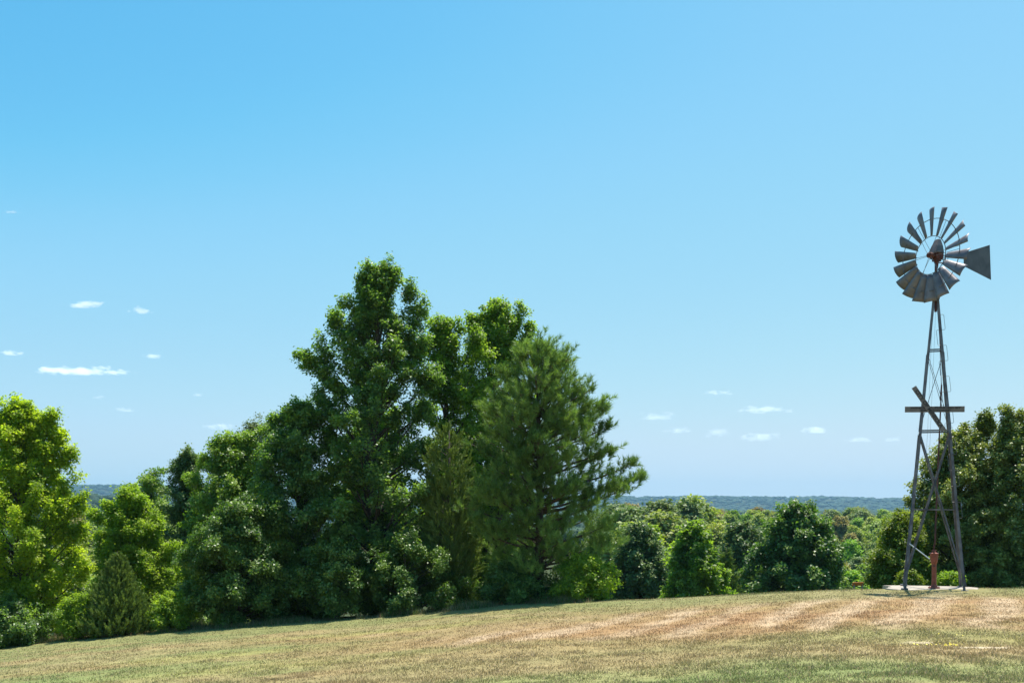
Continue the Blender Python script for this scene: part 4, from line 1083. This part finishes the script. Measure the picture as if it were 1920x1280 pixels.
for i, (px, py, w, h, od, lab) in enumerate(CL):
    if od <= 0: continue
    v = (HZ - py) / F; alt = 1150.0; Y = alt / v
    W = w / F * Y; Hh = h / F * Y; dpt = W * .55
    bm = bmesh.new(); bmesh.ops.create_icosphere(bm, subdivisions=3, radius=1)
    for vt in bm.verts:
        if vt.co.z < 0: vt.co.z *= .55
    me = bpy.data.meshes.new('cloud'); bm.to_mesh(me); bm.free()
    me.materials.append(cloud_mat(od * (0.75 if px < 1000 else 0.6) / (Hh * .8), i, max(1.8, w / h * .62), 1.2))
    o = link('cloud', me); o.location = P(px, py, Y); o.scale = (W * .78, dpt * .6, Hh * .72)
    tag(o, lab, 'cloud', 'small fair-weather clouds')

# ------------------------------------------------------------------ light, sky, camera
AZ = math.radians(34); EL = math.radians(70)
S = Vector((math.sin(AZ) * math.cos(EL), math.cos(AZ) * math.cos(EL), math.sin(EL)))
ld = bpy.data.lights.new('sun', 'SUN'); ld.energy = 5.0; ld.angle = math.radians(0.53); ld.color = (1.0, 0.965, 0.90)
lo = bpy.data.objects.new('sun', ld); col.objects.link(lo); lo.rotation_euler = (-S).to_track_quat('-Z', 'Y').to_euler()
w = bpy.data.worlds.new('World'); sc.world = w; w.use_nodes = True
nt = w.node_tree; nt.nodes.clear(); L = nt.links.new
out = nt.nodes.new('ShaderNodeOutputWorld'); bg = nt.nodes.new('ShaderNodeBackground'); sky = nt.nodes.new('ShaderNodeTexSky')
sky.sky_type = 'NISHITA'; sky.sun_disc = False; sky.sun_elevation = EL; sky.sun_rotation = AZ; sky.air_density = 1.0; sky.dust_density = 1.0; sky.ozone_density = 1.5
STR = 0.109
SKY_CURVE = [[(0, 0), (0.1086, 0.1086), (0.1215, 0.1377), (0.1499, 0.1993), (0.2176, 0.2639), (0.3274, 0.3435), (0.4402, 0.4200), (1, 0.85)], [(0, 0), (0.36, 0.3727), (0.3857, 0.4124), (0.4308, 0.4593), (0.5091, 0.4989), (0.584, 0.5380), (0.6237, 0.5560), (1, 0.72)], [(0, 0), (0.6008, 0.6179), (0.6353, 0.6411), (0.6709, 0.6529), (0.683, 0.6480), (1, 0.70)]]
# sky lookup held above the horizon, keeping the colour pale right down to it
gm = nt.nodes.new('ShaderNodeTexCoord'); sx_ = nt.nodes.new('ShaderNodeSeparateXYZ'); cx_ = nt.nodes.new('ShaderNodeCombineXYZ'); mz = nt.nodes.new('ShaderNodeMath')
mz.operation = 'SMOOTH_MAX'; mz.inputs[1].default_value = 0.062; mz.inputs[2].default_value = 0.03
L(gm.outputs['Generated'], sx_.inputs[0]); L(sx_.outputs[0], cx_.inputs[0]); L(sx_.outputs[1], cx_.inputs[1]); L(sx_.outputs[2], mz.inputs[0]); L(mz.outputs[0], cx_.inputs[2]); L(cx_.outputs[0], sky.inputs[0])
sp = nt.nodes.new('ShaderNodeSeparateColor'); cb = nt.nodes.new('ShaderNodeCombineColor'); L(sky.outputs[0], sp.inputs[0])
# graded per channel: a clear, deep-blue summer zenith over a pale horizon
for ch, (g, mul) in enumerate(((1.6, 1.15), (0.85, .915), (0.75, 0.95))):
    a = nt.nodes.new('ShaderNodeMath'); a.operation = 'MULTIPLY'; a.inputs[1].default_value = STR
    p = nt.nodes.new('ShaderNodeMath'); p.operation = 'POWER'; p.inputs[1].default_value = g
    q = nt.nodes.new('ShaderNodeMath'); q.operation = 'MULTIPLY'; q.inputs[1].default_value = mul / STR
    q.inputs[1].default_value = mul
    fc = nt.nodes.new('ShaderNodeFloatCurve'); cv = fc.mapping.curves[0]; fc.mapping.use_clip = False
    pl_ = SKY_CURVE[ch]
    while len(cv.points) < len(pl_): cv.points.new(.5, .5)
    for pt, xy in zip(cv.points, pl_): pt.location = xy
    fc.mapping.update()
    d_ = nt.nodes.new('ShaderNodeMath'); d_.operation = 'MULTIPLY'; d_.inputs[1].default_value = 1 / STR
    L(sp.outputs[ch], a.inputs[0]); L(a.outputs[0], p.inputs[0]); L(p.outputs[0], q.inputs[0]); L(q.outputs[0], fc.inputs['Value']); L(fc.outputs[0], d_.inputs[0]); L(d_.outputs[0], cb.inputs[ch])
L(cb.outputs[0], bg.inputs['Color']); bg.inputs['Strength'].default_value = STR
L(bg.outputs[0], out.inputs[0])
cd = bpy.data.cameras.new('camera'); cam = bpy.data.objects.new('camera', cd); col.objects.link(cam)
cd.sensor_width = 36; cd.lens = 35.0; cd.clip_start = 0.1; cd.clip_end = 60000
cam.location = (0, 0, 0); cam.rotation_euler = (math.pi / 2, 0, 0); cd.shift_y = (HZ - 640) / 1920.0
sc.camera = cam
sc.view_settings.view_transform = 'Standard'; sc.view_settings.look = 'None'; sc.view_settings.exposure = 0.55; sc.view_settings.gamma = 1
sc.cycles.volume_bounces = 8
sc.cycles.max_bounces = 8
